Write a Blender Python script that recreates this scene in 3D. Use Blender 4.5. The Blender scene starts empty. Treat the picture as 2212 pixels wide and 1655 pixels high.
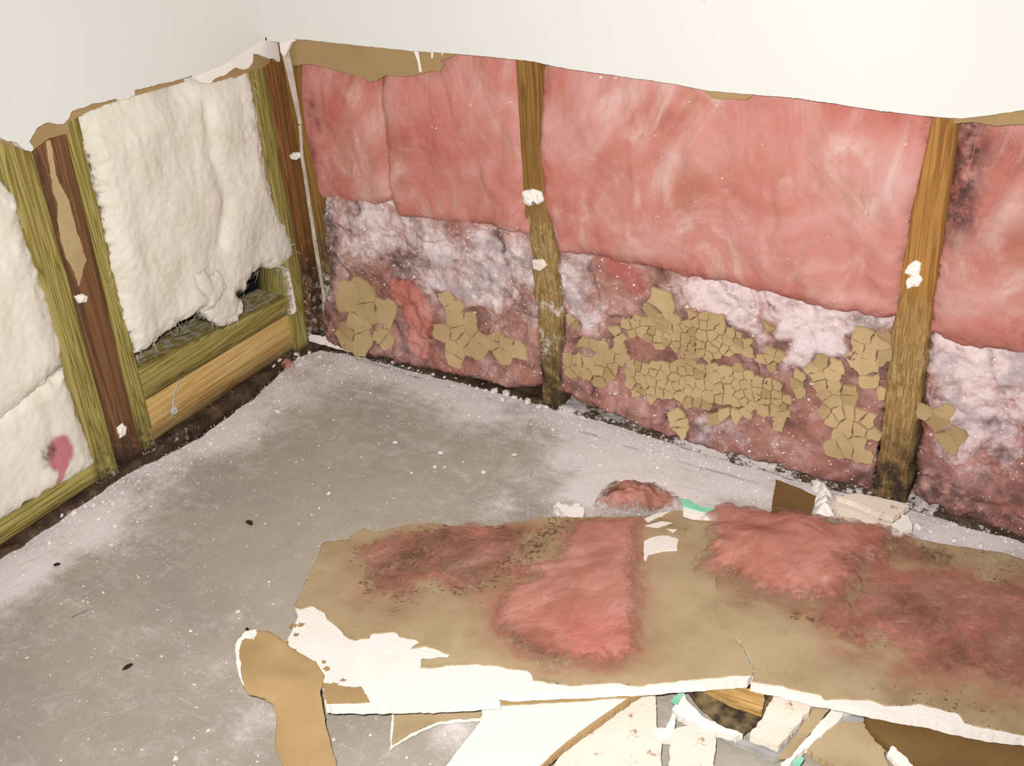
import bpy, bmesh, math, random
import numpy as np
from mathutils import Vector, Matrix, geometry
random.seed(7); rng = np.random.default_rng(7)
scene = bpy.context.scene
COL = scene.collection

# ------------------------------------------------------------------ camera
W, H, FPX = 2212.0, 1655.0, 2514.38
EUL = tuple(math.radians(a) for a in (59.0531, 3.4921, 32.0767))
RM = np.array(Matrix.Rotation(EUL[2], 3, 'Z') @ Matrix.Rotation(EUL[1], 3, 'Y') @ Matrix.Rotation(EUL[0], 3, 'X'))
def raydir(x, y):
    return RM @ np.array([(x - W/2)/FPX, -(y - H/2)/FPX, -1.0])
CAMZ = 1.11
_d = raydir(688, 752)
CAM = _d/_d[2]*CAMZ            # floor point under pixel (688,752) is the room corner = origin
cam = bpy.data.cameras.new('camera'); cam_o = bpy.data.objects.new('camera', cam); COL.objects.link(cam_o)
cam.sensor_width = 36.0; cam.lens = FPX/W*36.0; cam.clip_start = 0.02
cam_o.location = CAM; cam_o.rotation_euler = EUL
scene.camera = cam_o

# ------------------------------------------------------------------ light
world = bpy.data.worlds.new('room_air'); scene.world = world; world.use_nodes = True
bg = world.node_tree.nodes['Background']; bg.inputs[0].default_value = (0.95, 0.97, 1.0, 1); bg.inputs[1].default_value = 0.12
fl = bpy.data.lights.new('camera_flash', 'SPOT'); fl.energy = 143; fl.spot_size = math.radians(112); fl.spot_blend = 1.0
fl.shadow_soft_size = 0.014; fl.color = (1.0, 0.985, 0.955)
fo = bpy.data.objects.new('camera_flash', fl); COL.objects.link(fo)
fo.location = Vector(CAM + RM @ np.array([-0.055, 0.05, 0.0])); fo.rotation_euler = EUL
scene.view_settings.view_transform = 'Standard'; scene.view_settings.look = 'None'
scene.cycles.max_bounces = 5; scene.cycles.diffuse_bounces = 3; scene.cycles.glossy_bounces = 1; scene.cycles.transparent_max_bounces = 6
scene.view_settings.exposure = 0.0; scene.view_settings.gamma = 1.0

# ------------------------------------------------------------------ pixel -> surface helpers
def PR(p, Y=0.0):                # point of the pink wall (plane y = Y) as (x, z)
    d = raydir(*p); t = (Y - CAM[1])/d[1]; q = CAM + t*d; return (q[0], q[2])
def PL(p, X=0.0):                # point of the cream wall (plane x = X) as (y, z)
    d = raydir(*p); t = (X - CAM[0])/d[0]; q = CAM + t*d; return (q[1], q[2])
def PF(p, pl=(0.0, 0.0, 0.0)):   # point of plane z = a + b x + c y as (x, y)
    a, b, c = pl; d = raydir(*p)
    t = (a + b*CAM[0] + c*CAM[1] - CAM[2])/(d[2] - b*d[0] - c*d[1]); q = CAM + t*d; return (q[0], q[1])
def plane3(*pz):                 # plane through three (pixel, height) points
    A = []; B = []
    for (p, z) in pz:
        d = raydir(*p); t = (z - CAM[2])/d[2]; q = CAM + t*d; A.append([1, q[0], q[1]]); B.append(z)
    return tuple(np.linalg.solve(np.array(A), np.array(B)))
class FrR:                       # frames: (u, v, h) -> world, h towards the room
    def __init__(s, Y): s.Y = Y
    def __call__(s, u, v, h): return np.stack([u, s.Y - h, v], -1)
    def px(s, P): return [PR(p, s.Y) for p in P]
class FrL:
    def __init__(s, X): s.X = X
    def __call__(s, u, v, h): return np.stack([s.X + h, u, v], -1)
    def px(s, P): return [PL(p, s.X) for p in P]
class FrF:
    def __init__(s, pl=(0., 0., 0.)): s.pl = pl
    def __call__(s, u, v, h):
        a, b, c = s.pl; return np.stack([u, v, a + b*u + c*v + h], -1)
    def px(s, P): return [PF(p, s.pl) for p in P]

# ------------------------------------------------------------------ noise
_T = np.random.default_rng(3).random((512, 512))
def vnoise(x, y, seed=0):
    x = np.asarray(x, float) + seed*17.31; y = np.asarray(y, float) + seed*9.77
    xi = np.floor(x).astype(int); yi = np.floor(y).astype(int); fx = x - xi; fy = y - yi
    fx = fx*fx*fx*(fx*(fx*6-15)+10); fy = fy*fy*fy*(fy*(fy*6-15)+10)
    a = _T[xi % 512, yi % 512]; b = _T[(xi+1) % 512, yi % 512]; c = _T[xi % 512, (yi+1) % 512]; d = _T[(xi+1) % 512, (yi+1) % 512]
    return (a*(1-fx)+b*fx)*(1-fy) + (c*(1-fx)+d*fx)*fy
def fbm(x, y, scale, oct=4, seed=0, gain=0.5):     # roughly -1..1, scale = metres of the largest lump
    x = np.asarray(x, float); y = np.asarray(y, float)
    r = 0; a = 1; tot = 0; f = 1.0/scale
    for o in range(oct):
        r = r + a*(vnoise(x*f, y*f, seed + o*5)*2 - 1); tot += a; a *= gain; f *= 2.03
    return r/tot*1.5
def sstep(a, b, x):
    t = np.clip((x-a)/(b-a), 0, 1); return t*t*(3-2*t)
def sdf(poly, U, V):
    P = np.asarray(poly, float); Q = np.roll(P, -1, 0)
    best = np.full(U.shape, 1e9); ins = np.zeros(U.shape, bool)
    for (ax, ay), (bx, by) in zip(P, Q):
        dx, dy = bx-ax, by-ay; L = dx*dx+dy*dy + 1e-12
        t = np.clip(((U-ax)*dx + (V-ay)*dy)/L, 0, 1)
        best = np.minimum(best, np.hypot(U-ax-t*dx, V-ay-t*dy))
        c = (ay > V) != (by > V)
        ins ^= c & (U < (bx-ax)*(V-ay)/(by-ay+1e-15) + ax)
    return np.where(ins, best, -best)
def linedist(pts, U, V):
    best = np.full(U.shape, 1e9)
    for (ax, ay), (bx, by) in zip(pts[:-1], pts[1:]):
        dx, dy = bx-ax, by-ay; L = dx*dx+dy*dy + 1e-12
        t = np.clip(((U-ax)*dx + (V-ay)*dy)/L, 0, 1)
        best = np.minimum(best, np.hypot(U-ax-t*dx, V-ay-t*dy))
    return best

# ------------------------------------------------------------------ object helpers
def tag(o, label=None, cat=None, group=None, kind=None):
    if label: o['label'] = label
    if cat: o['category'] = cat
    if group: o['group'] = group
    if kind: o['kind'] = kind
    return o
def mesh_obj(name, verts, faces, mat, parent=None, smooth=True, attrs=None, loc=None):
    """verts in world metres; the object's origin goes to loc (or its own base centre)."""
    v = np.asarray(verts, float).reshape(-1, 3)
    if parent is not None: org = np.array(PLOC[parent.name])
    elif loc is not None: org = np.asarray(loc, float)
    else: org = np.array([(v[:, 0].min()+v[:, 0].max())/2, (v[:, 1].min()+v[:, 1].max())/2, v[:, 2].min()])
    me = bpy.data.meshes.new(name)
    vl = v - org
    me.from_pydata(vl.tolist(), [], [tuple(int(i) for i in f) for f in faces])
    if smooth: me.polygons.foreach_set('use_smooth', np.ones(len(me.polygons), bool))
    for k, a in (attrs or {}).items():
        at = me.attributes.new(k, 'FLOAT', 'POINT'); at.data.foreach_set('value', np.asarray(a, np.float32))
    me.materials.append(mat); me.update()
    o = bpy.data.objects.new(name, me); COL.objects.link(o)
    if parent is None: o.location = org
    else: o.parent = parent
    PLOC[o.name] = tuple(org)
    return o
PLOC = {}
def thing(name, label, cat, loc, group=None):
    o = bpy.data.objects.new(name, None); COL.objects.link(o); o.location = loc; o.empty_display_size = 0.02
    PLOC[o.name] = tuple(loc)
    return tag(o, label, cat, group)

def fluff(name, poly, fr, hfun, mat, parent=None, res=0.003, jit=0.003, jscale=0.012, skirt=0.0, attrs=None, seed=0, smooth=True, loc=None):
    """height field over an irregular outline; edge vertices are pulled on to the outline."""
    P = np.asarray(poly); lo = P.min(0) - 2*res - jit; hi = P.max(0) + 2*res + jit
    nu = int((hi[0]-lo[0])/res)+2; nv = int((hi[1]-lo[1])/res)+2
    U, V = np.meshgrid(lo[0] + np.arange(nu)*res, lo[1] + np.arange(nv)*res, indexing='ij')
    S = sdf(poly, U, V)
    if jit: S = S + jit*fbm(U, V, jscale, 3, seed+40)
    ins = S > 0
    cell = ins[:-1, :-1] | ins[1:, :-1] | ins[:-1, 1:] | ins[1:, 1:]
    gu, gv = np.gradient(S, res); g2 = gu*gu+gv*gv + 1e-9
    out = ~ins
    mv = np.clip(-S, 0, 1.3*res)
    U = np.where(out, U + gu/np.sqrt(g2)*mv, U); V = np.where(out, V + gv/np.sqrt(g2)*mv, V)
    S = np.maximum(S, 0)
    idx = np.full(U.shape, -1)
    used = np.zeros(U.shape, bool)
    used[:-1, :-1] |= cell; used[1:, :-1] |= cell; used[:-1, 1:] |= cell; used[1:, 1:] |= cell
    idx[used] = np.arange(used.sum())
    u, v, s = U[used], V[used], S[used]
    h = hfun(u, v, s)
    ci, cj = np.nonzero(cell)
    F = np.stack([idx[ci, cj], idx[ci+1, cj], idx[ci+1, cj+1], idx[ci, cj+1]], -1)
    a, b, c3 = fr(np.zeros(1), np.zeros(1), np.zeros(1))[0], fr(np.ones(1), np.zeros(1), np.zeros(1))[0], fr(np.zeros(1), np.ones(1), np.zeros(1))[0]
    nh = fr(np.zeros(1), np.zeros(1), np.ones(1))[0] - a
    if np.dot(np.cross(b-a, c3-a), nh) < 0: F = F[:, ::-1]
    verts = fr(u, v, h)
    at = {'edge': s}
    if attrs: at.update(attrs(u, v, s))
    at = {k: np.broadcast_to(np.asarray(x, float), u.shape) for k, x in at.items()}
    if skirt:
        E = np.concatenate([F[:, [0, 1]], F[:, [1, 2]], F[:, [2, 3]], F[:, [3, 0]]])
        key = np.sort(E, 1); kk = key[:, 0].astype(np.int64)*10**7 + key[:, 1]
        _, inv, cnt = np.unique(kk, return_inverse=True, return_counts=True)
        B = E[cnt[inv] == 1]
        bi = np.unique(B); mp = {int(x): len(verts)+i for i, x in enumerate(bi)}
        low = fr(u[bi], v[bi], h[bi] - skirt)
        SK = np.array([[y, x, mp[int(x)], mp[int(y)]] for x, y in B])
        verts = np.concatenate([verts, low]); F = np.concatenate([F, SK])
        at = {k: np.concatenate([x, x[bi]]) for k, x in at.items()}
    return mesh_obj(name, verts, F, mat, parent, smooth, at, loc)

def ragged(poly, step=0.004, amp=0.001, seed=0, closed=True):
    P = np.asarray(poly, float); out = []
    n = len(P)
    for i in range(n if closed else n-1):
        a, b = P[i], P[(i+1) % n]; L = np.hypot(*(b-a)); k = max(1, int(L/step))
        for j in range(k): out.append(a + (b-a)*j/k)
    if not closed: out.append(P[-1])
    out = np.array(out)
    if amp:
        r = np.random.default_rng(seed+11)
        out = out + np.stack([fbm(out[:, 0]+5, out[:, 1], 0.012, 3, seed), fbm(out[:, 0], out[:, 1]+7, 0.012, 3, seed+3)], -1)*amp + r.normal(0, amp*0.35, out.shape)
    return out
def slab(name, poly, fr, h1, h0, mat, parent=None, step=0.004, amp=0.001, seed=0, loc=None, bump=0.0):
    """flat piece with thickness: outline swept from depth h0 to h1"""
    P = ragged(poly, step, amp, seed) if amp else np.asarray(poly, float)
    n = len(P)
    tri = geometry.tessellate_polygon([[Vector((p[0], p[1], 0)) for p in P]])
    hh = np.full(n, h1) + (bump*fbm(P[:, 0], P[:, 1], 0.03, 2, seed) if bump else 0)
    top = fr(P[:, 0], P[:, 1], hh); bot = fr(P[:, 0], P[:, 1], np.full(n, h0))
    V = np.concatenate([top, bot]); F = []
    for t in tri: F.append(tuple(t)); F.append(tuple(i+n for i in reversed(t)))
    for i in range(n): j = (i+1) % n; F.append((j, i, i+n, j+n))
    o = mesh_obj(name, V, F, mat, parent, False, None, loc)
    bm = bmesh.new(); bm.from_mesh(o.data); bmesh.ops.recalc_face_normals(bm, faces=bm.faces); bm.to_mesh(o.data); bm.free()
    return o

def fibres(name, n, poly, fr, hfun, mat, parent, seed=0, length=(0.02, 0.08), width=0.0005, ang=0.0, spread=1.2, lift=0.003, curl=2.0, K=7, edge_only=None):
    r = np.random.default_rng(seed+100)
    P = np.asarray(poly); lo, hi = P.min(0), P.max(0)
    us, vs = [], []
    while len(us) < n:
        u = r.uniform(lo[0], hi[0], 4*n); v = r.uniform(lo[1], hi[1], 4*n); s = sdf(poly, u, v)
        ok = s > 0
        if edge_only: ok &= s < edge_only
        us += list(u[ok]); vs += list(v[ok])
        if not ok.any(): break
    u = np.array(us[:n]); v = np.array(vs[:n]); n = len(u)
    if callable(ang): a = ang(u, v)
    else: a = np.full(n, ang)
    a = a + fbm(u, v, 0.12, 2, seed+7)*spread + r.normal(0, 0.25, n)
    L = r.uniform(*length, n); kap = r.normal(0, curl, n)/1.0
    w = width*r.uniform(0.5, 1.3, n); lf = lift*r.uniform(0.2, 1.6, n)
    pts = []; keep = np.ones(n, bool)
    for k in range(K+1):
        t = k/K
        s = sdf(poly, u, v); keep &= s > -0.003 if not edge_only else s > -0.02
        h = hfun(u, v, np.maximum(s, 0)) + lf*(0.25 + np.sin(t*math.pi))
        ww = w*(1 - 0.75*t)
        pu, pv = -np.sin(a)*ww, np.cos(a)*ww
        pts.append(fr(u+pu, v+pv, h)); pts.append(fr(u-pu, v-pv, h))
        u = u + np.cos(a)*L/K; v = v + np.sin(a)*L/K; a = a + kap/K
    V = np.stack(pts, 1)[keep].reshape(-1, 3); m = 2*(K+1); n = int(keep.sum())
    base = np.arange(n)[:, None]*m
    F = np.concatenate([base + np.array([2*k, 2*k+1, 2*k+3, 2*k+2])[None] for k in range(K)])
    tint = np.repeat(r.random(n), m); tint = tint*(0.0 if mat is M_CREAM else 0.35)
    return tag(mesh_obj(name, V, F, mat, parent, True, {'tint': tint, 'edge': np.full(len(V), 1.0), 'dust': np.repeat(r.random(n)*0.5, m), 'stain': np.zeros(len(V))}), kind='stuff')

# ------------------------------------------------------------------ materials
def srgb(r, g, b):
    f = lambda c: (c/255/12.92) if c/255 <= 0.04045 else ((c/255+0.055)/1.055)**2.4
    return (f(r), f(g), f(b), 1.0)
class NT:
    def __init__(s, name):
        s.m = bpy.data.materials.new(name); s.m.use_nodes = True; s.t = s.m.node_tree
        s.b = s.t.nodes['Principled BSDF']; s.tc = s.t.nodes.new('ShaderNodeTexCoord')
        s.b.inputs['Specular IOR Level'].default_value = 0.2; s.b.inputs['Roughness'].default_value = 0.85
    def n(s, t): return s.t.nodes.new(t)
    def l(s, a, b): s.t.links.new(a, b)
    def val(s, sock, x):
        if hasattr(x, 'is_linked') or isinstance(x, bpy.types.NodeSocket): s.l(x, sock)
        else: sock.default_value = x
    def map(s, scale=(1, 1, 1), rot=(0, 0, 0), src='Object'):
        m = s.n('ShaderNodeMapping'); m.inputs['Scale'].default_value = scale; m.inputs['Rotation'].default_value = rot
        s.l(s.tc.outputs[src], m.inputs[0]); return m.outputs[0]
    def noise(s, scale, detail=4, rough=0.55, dist=0.0, vec=None):
        x = s.n('ShaderNodeTexNoise'); x.inputs['Scale'].default_value = scale; x.inputs['Detail'].default_value = min(detail, 4)
        x.inputs['Roughness'].default_value = rough; x.inputs['Distortion'].default_value = dist
        s.l(vec if vec is not None else s.tc.outputs['Object'], x.inputs['Vector']); return x.outputs['Fac']
    def vor(s, scale, vec=None, feature='F1', out='Distance'):
        x = s.n('ShaderNodeTexVoronoi'); x.feature = feature; x.inputs['Scale'].default_value = scale
        s.l(vec if vec is not None else s.tc.outputs['Object'], x.inputs['Vector']); return x.outputs[out]
    def ramp(s, fac, stops, interp='LINEAR'):
        x = s.n('ShaderNodeValToRGB'); e = x.color_ramp.elements; x.color_ramp.interpolation = interp
        while len(e) < len(stops): e.new(0.5)
        for i, (p, c) in enumerate(stops):
            e[i].position = p; e[i].color = c if isinstance(c, tuple) else (c, c, c, 1)
        s.l(fac, x.inputs[0]); return x.outputs[0]
    def mr(s, fac, a, b, lo=0.0, hi=1.0):
        x = s.n('ShaderNodeMapRange'); x.interpolation_type = 'SMOOTHSTEP'
        s.val(x.inputs[0], fac); x.inputs[1].default_value = a; x.inputs[2].default_value = b; x.inputs[3].default_value = lo; x.inputs[4].default_value = hi
        return x.outputs[0]
    def math(s, op, a, b=0.0, clamp=False):
        x = s.n('ShaderNodeMath'); x.operation = op; x.use_clamp = clamp; s.val(x.inputs[0], a); s.val(x.inputs[1], b); return x.outputs[0]
    def mix(s, fac, a, b, mode='MIX'):
        x = s.n('ShaderNodeMix'); x.data_type = 'RGBA'; x.blend_type = mode
        s.val(x.inputs[0], fac); s.val(x.inputs[6], a); s.val(x.inputs[7], b); return x.outputs[2]
    def attr(s, name):
        x = s.n('ShaderNodeAttribute'); x.attribute_name = name; return x.outputs['Fac']
    def bump(s, h, strength=0.4, dist=0.002):
        x = s.n('ShaderNodeBump'); x.inputs['Strength'].default_value = strength; x.inputs['Distance'].default_value = dist
        s.l(h, x.inputs['Height']); s.l(x.outputs[0], s.b.inputs['Normal'])
    def done(s, col, rough=None, spec=None):
        s.val(s.b.inputs['Base Color'], col)
        if rough is not None: s.b.inputs['Roughness'].default_value = rough
        if spec is not None: s.b.inputs['Specular IOR Level'].default_value = spec
        return s.m

def m_paint():
    k = NT('white_wall_paint')
    c = k.mix(k.noise(3, 3), srgb(216, 215, 210), srgb(223, 222, 217))
    sp = k.mr(k.noise(150, 1), 0.775, 0.80)
    c = k.mix(k.math('MULTIPLY', sp, k.mr(k.noise(9, 1), 0.5, 0.6)), c, srgb(125, 112, 96))
    k.bump(k.noise(180, 3), 0.12, 0.001)
    return k.done(c, 0.6, 0.25)
def m_gypsum(name='white_gypsum', a=(248, 241, 234), b=(234, 224, 216), dirt=0.0):
    k = NT(name)
    c = k.mix(k.noise(28, 5), srgb(*a), srgb(*b))
    if dirt:
        d = k.mr(k.noise(60, 3, 0.6), 0.62, 0.72); d = k.math('MULTIPLY', d, dirt)
        c = k.mix(d, c, srgb(150, 105, 70))
    k.bump(k.noise(240, 5, 0.65), 0.5, 0.0018)
    return k.done(c, 0.95, 0.1)
def m_kraft(name, a, b, mold=True):
    k = NT(name)
    c = k.mix(k.mr(k.noise(9, 4), 0.3, 0.7), srgb(*a), srgb(*b))
    c = k.mix(k.math('MULTIPLY', k.noise(260, 2), 0.35), c, srgb(*(int(x*0.78) for x in a)))
    if mold:
        st = k.attr('stain')
        c = k.mix(k.math('MULTIPLY', k.mr(k.noise(14, 6, 0.7), 0.48, 0.72), 0.30), c, srgb(136, 112, 76))
        sm = k.math('MULTIPLY', st, k.mr(k.noise(26, 5, 0.65), 0.28, 0.75))
        c = k.mix(k.math('MULTIPLY', sm, 0.75), c, srgb(104, 84, 52))
        sp = k.mr(k.math('ADD', k.noise(150, 3, 0.7), k.math('MULTIPLY', st, 0.24)), 0.74, 0.80)
        sp = k.math('MULTIPLY', sp, k.mr(st, 0.12, 0.5))
        c = k.mix(k.math('MULTIPLY', sp, 0.85), c, srgb(50, 40, 30))
        pk = k.math('MULTIPLY', k.attr('dust'), k.mr(k.noise(22, 5, 0.6, 1.0), 0.25, 0.7))
        c = k.mix(pk, c, srgb(168, 108, 92))
    k.bump(k.noise(120, 4), 0.15, 0.001)
    return k.done(c, 0.8, 0.2)
def m_fluff(name, cols, dustc, stainc, swirl=(1.0, 1.0, 0.55), alpha=60.0, streak=0.55):
    k = NT(name)
    big = k.noise(5.5, 3, 0.5, 1.4)
    c = k.ramp(big, [(0.28, srgb(*cols[0])), (0.45, srgb(*cols[1])), (0.58, srgb(*cols[2])), (0.74, srgb(*cols[3]))])
    st = k.noise(9, 6, 0.6, 2.2, k.map(swirl))
    c = k.mix(k.math('MULTIPLY', k.mr(st, 0.45, 0.75), streak), c, srgb(*cols[4]))
    st2 = k.noise(11, 6, 0.6, 1.6, k.map((swirl[0]*1.7, swirl[1]*1.7, swirl[2])))
    c = k.mix(k.math('MULTIPLY', k.mr(st2, 0.5, 0.75), 0.5), c, srgb(*cols[5]))
    fi = k.noise(75, 5, 0.7, 1.2)
    c = k.mix(k.math('MULTIPLY', k.mr(fi, 0.25, 0.5, 1, 0), 0.16), c, srgb(*cols[5]))
    c = k.mix(k.math('MULTIPLY', k.attr('tint'), 0.75), c, srgb(*cols[6]))
    dn = k.math('ADD', k.noise(24, 7, 0.75, 1.6), k.math('MULTIPLY', k.noise(170, 3, 0.8), 0.6))
    dm = k.mr(k.math('ADD', k.math('MULTIPLY', k.attr('dust'), 0.62), dn), 0.92, 1.5)
    dm = k.math('MULTIPLY', dm, k.mr(k.attr('dust'), 0.0, 0.25))
    c = k.mix(k.math('MULTIPLY', dm, 0.80), c, srgb(*dustc))
    sn = k.noise(48, 5, 0.7)
    sm = k.math('MULTIPLY', k.attr('stain'), k.mr(sn, 0.25, 0.62))
    c = k.mix(k.math('MULTIPLY', sm, 0.92), c, srgb(*stainc))
    hb = k.math('ADD', fi, k.math('MULTIPLY', k.noise(260, 4, 0.7), 0.5))
    k.bump(hb, 0.18, 0.003)
    if alpha:
        al = k.mr(k.math('ADD', k.math('MULTIPLY', k.attr('edge'), alpha), k.noise(130, 4, 0.75)), 0.5, 0.9)
        th = k.math('SUBTRACT', 1.0, k.math('MULTIPLY', k.attr('thin'), k.mr(k.noise(34, 6, 0.7, 1.8), 0.30, 0.62)))
        k.l(k.math('MULTIPLY', al, th), k.b.inputs['Alpha'])
        return k.done(c, 1.0, 0.03)
def m_wood(name, light, dark, mid, axis='z', scale=1.0, rot=None, dustc=(205, 195, 185)):
    k = NT(name)
    sc = {'z': (26, 26, 0.9), 'y': (26, 0.9, 26), 'x': (0.9, 26, 26)}[axis]
    v = k.map(tuple(s*scale for s in sc))
    g = k.noise(2.2, 3, 0.5, 0.55, v)
    w = k.math('SINE', k.math('MULTIPLY', g, 52.0))
    c = k.mix(k.mr(w, -0.6, 0.95), srgb(*light), srgb(*mid))
    c = k.mix(k.mr(k.math('MULTIPLY', k.mr(w, 0.72, 1.0), k.noise(3, 3)), 0.15, 0.55, 0, 0.55), c, srgb(*dark))
    c = k.mix(k.math('MULTIPLY', k.mr(k.noise(7, 5), 0.45, 0.7), 0.45), c, srgb(*mid))
    fib = k.noise(5, 5, 0.75, 0.5, k.map(tuple(s*3 for s in sc)))
    r = k.attr('rot')
    rc = k.ramp(fib, [(0.3, srgb(84, 62, 34)), (0.5, srgb(150, 122, 76)), (0.66, srgb(192, 168, 120))])
    c = k.mix(k.math('MULTIPLY', r, k.mr(k.noise(30, 4, 0.7), 0.2, 0.55)), c, rc)
    d = k.attr('stain')
    c = k.mix(k.math('MULTIPLY', d, k.mr(k.noise(34, 5, 0.7), 0.28, 0.6)), c, srgb(52, 40, 32))
    du = k.mr(k.math('ADD', k.math('MULTIPLY', k.attr('dust'), 0.6), k.noise(75, 5, 0.75)), 0.80, 1.02)
    c = k.mix(k.math('MULTIPLY', k.math('MULTIPLY', du, 0.85), k.mr(k.attr('dust'), 0.0, 0.2)), c, srgb(*dustc))
    k.bump(k.math('ADD', w, k.math('MULTIPLY', fib, 2.0)), 0.25, 0.0012)
    return k.done(c, 0.75, 0.22)
def m_floor():
    k = NT('dusty_concrete')
    c = k.ramp(k.noise(4.5, 5, 0.6), [(0.3, srgb(158, 149, 137)), (0.5, srgb(170, 160, 145)), (0.7, srgb(180, 169, 152))])
    c = k.mix(k.math('MULTIPLY', k.noise(160, 4, 0.7), 0.35), c, srgb(128, 122, 114))
    sw = k.noise(7, 5, 0.65, 0.6, k.map((1.0, 7.0, 1), (0, 0, math.radians(-38))))
    sw2 = k.noise(14, 4, 0.6, 0.4, k.map((1.0, 11.0, 1), (0, 0, math.radians(-52))))
    pat = k.noise(3.2, 3, 0.5, 0.5)
    d = k.attr('dust')
    base = k.math('ADD', k.math('MULTIPLY', d, 0.75), k.math('MULTIPLY', k.noise(30, 8, 0.8, 0.5), 0.75))
    base = k.math('ADD', base, k.math('MULTIPLY', sw, 0.3))
    m = k.mr(base, 0.56, 1.12)
    c = k.mix(k.math('MULTIPLY', m, 0.9), c, srgb(226, 216, 217))
    scr = k.math('MULTIPLY', k.mr(sw2, 0.58, 0.74), k.mr(pat, 0.42, 0.62))
    c = k.mix(k.math('MULTIPLY', scr, 0.25), c, srgb(222, 218, 214))
    fs = k.mr(k.math('ADD', k.noise(330, 2, 0.6), k.math('MULTIPLY', d, 0.18)), 0.70, 0.76)
    c = k.mix(k.math('MULTIPLY', fs, 0.8), c, srgb(232, 226, 222))
    dk = k.math('MULTIPLY', k.mr(k.noise(210, 2, 0.6), 0.70, 0.75), k.mr(d, 0.25, 0.7))
    c = k.mix(k.math('MULTIPLY', dk, 0.75), c, srgb(96, 86, 78))
    c = k.mix(k.attr('stain'), c, srgb(60, 50, 42))
    k.bump(k.math('ADD', k.noise(60, 5, 0.7), m), 0.25, 0.002)
    return k.done(c, 0.7, 0.3)
def m_dirt(name='rotten_wood_dirt', dust=0.5):
    k = NT(name)
    c = k.ramp(k.noise(30, 6, 0.7), [(0.3, srgb(46, 36, 30)), (0.55, srgb(84, 66, 52)), (0.75, srgb(120, 96, 76))])
    du = k.mr(k.math('ADD', k.math('MULTIPLY', k.attr('dust'), 0.6), k.noise(90, 5, 0.75)), 0.86, 1.0)
    c = k.mix(k.math('MULTIPLY', du, 0.85), c, srgb(220, 208, 204))
    k.bump(k.noise(110, 6, 0.75), 0.8, 0.004)
    return k.done(c, 0.95, 0.1)
def m_plain(name, a, b=None, rough=0.7, spec=0.2, scale=30, bump=0.2):
    k = NT(name); b = b or tuple(int(x*0.88) for x in a)
    c = k.mix(k.mr(k.noise(scale, 4), 0.3, 0.7), srgb(*a), srgb(*b))
    k.bump(k.noise(scale*6, 3), bump, 0.001)
    return k.done(c, rough, spec)

M_PAINT = m_paint(); M_GYP = m_gypsum(); M_GYPD = m_gypsum('cream_stained_gypsum', (240, 226, 212), (226, 208, 192), 0.8)
M_KRAFT = m_kraft('tan_torn_paper', (172, 144, 102), (160, 132, 92), False)
M_KRAFT2 = m_kraft('brown_paper_strip', (180, 150, 106), (164, 134, 92), False)
M_BACK = m_kraft('tan_board_backing_paper', (192, 170, 134), (174, 150, 114))
M_BROWN = m_kraft('dark_brown_board_paper', (128, 98, 58), (108, 82, 46), False)
M_FLAKE2 = m_kraft('dull_mud_paper', (184, 158, 114), (160, 134, 94), False)
M_FLAKE = m_kraft('cracked_mud_paper', (200, 173, 130), (178, 150, 108), False)
PINKC = [(172, 102, 94), (188, 124, 112), (197, 142, 134), (204, 158, 154), (214, 184, 176), (174, 132, 108), (182, 90, 80)]
M_PINK = m_fluff('pink_glass_wool', PINKC, (226, 208, 212), (70, 54, 54), alpha=34.0, streak=0.7)
M_PINKL = m_fluff('matted_dirty_pink_wool', [(142, 98, 86), (162, 114, 102), (182, 138, 128), (198, 160, 154), (214, 190, 186), (140, 108, 90), (170, 86, 80)], (232, 216, 218), (74, 56, 54), swirl=(1.6, 1.6, 1.6))
M_PINKB = m_fluff('pink_wool_on_board', [(164, 108, 92), (182, 124, 108), (198, 140, 126), (206, 154, 142), (214, 172, 160), (156, 114, 92), (200, 98, 90)], (226, 190, 184), (96, 74, 56), alpha=17.0)
M_CREAM = m_fluff('cream_glass_wool', [(212, 205, 188), (221, 214, 199), (226, 220, 207), (225, 220, 210), (235, 231, 222), (204, 195, 176), (190, 116, 124)], (240, 236, 226), (84, 60, 44))
GREEN = ((164, 150, 88), (88, 70, 32), (134, 118, 60))
M_WGREEN = m_wood('green_treated_lumber', *GREEN)
M_WGREENY = m_wood('green_treated_lumber_level', *GREEN, axis='y')
M_WYEL = m_wood('yellow_pine_lumber', (206, 178, 120), (168, 112, 56), (190, 154, 94), 'y', 0.7)
M_WBROWN = m_wood('old_brown_lumber', (126, 88, 58), (70, 46, 34), (102, 70, 48), 'z', 0.8)
M_WCORN = m_wood('reddish_corner_lumber', (150, 102, 58), (84, 52, 30), (124, 80, 44), 'z', 0.8)
M_WSTUD = m_wood('weathered_stud_lumber', (140, 104, 52), (84, 58, 26), (120, 86, 42), 'z', 0.8)
M_WSTUD3 = m_wood('orange_stud_lumber', (170, 124, 66), (112, 74, 34), (148, 102, 52), 'z', 0.8)
M_WBLK = m_wood('pale_offcut_lumber', (200, 164, 106), (150, 108, 60), (182, 142, 84), 'x', 1.5)
M_FLOOR = m_floor(); M_DIRT = m_dirt(); M_DARK = m_plain('black_void_felt', (34, 32, 32), None, 0.9, 0.1)
M_MINT = m_plain('mint_green_paint', (150, 214, 186), (128, 196, 168), 0.6)
M_TAPE = m_plain('grey_joint_tape', (206, 196, 184), (176, 162, 146), 0.8)
M_GREYP = m_plain('grey_paper', (172, 170, 168), (150, 148, 146), 0.85)
M_METAL = m_plain('galvanised_screw', (120, 118, 116), None, 0.35, 0.6)
M_FILM = m_plain('clear_grey_plastic_string', (196, 194, 190), None, 0.4, 0.4)

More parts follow.
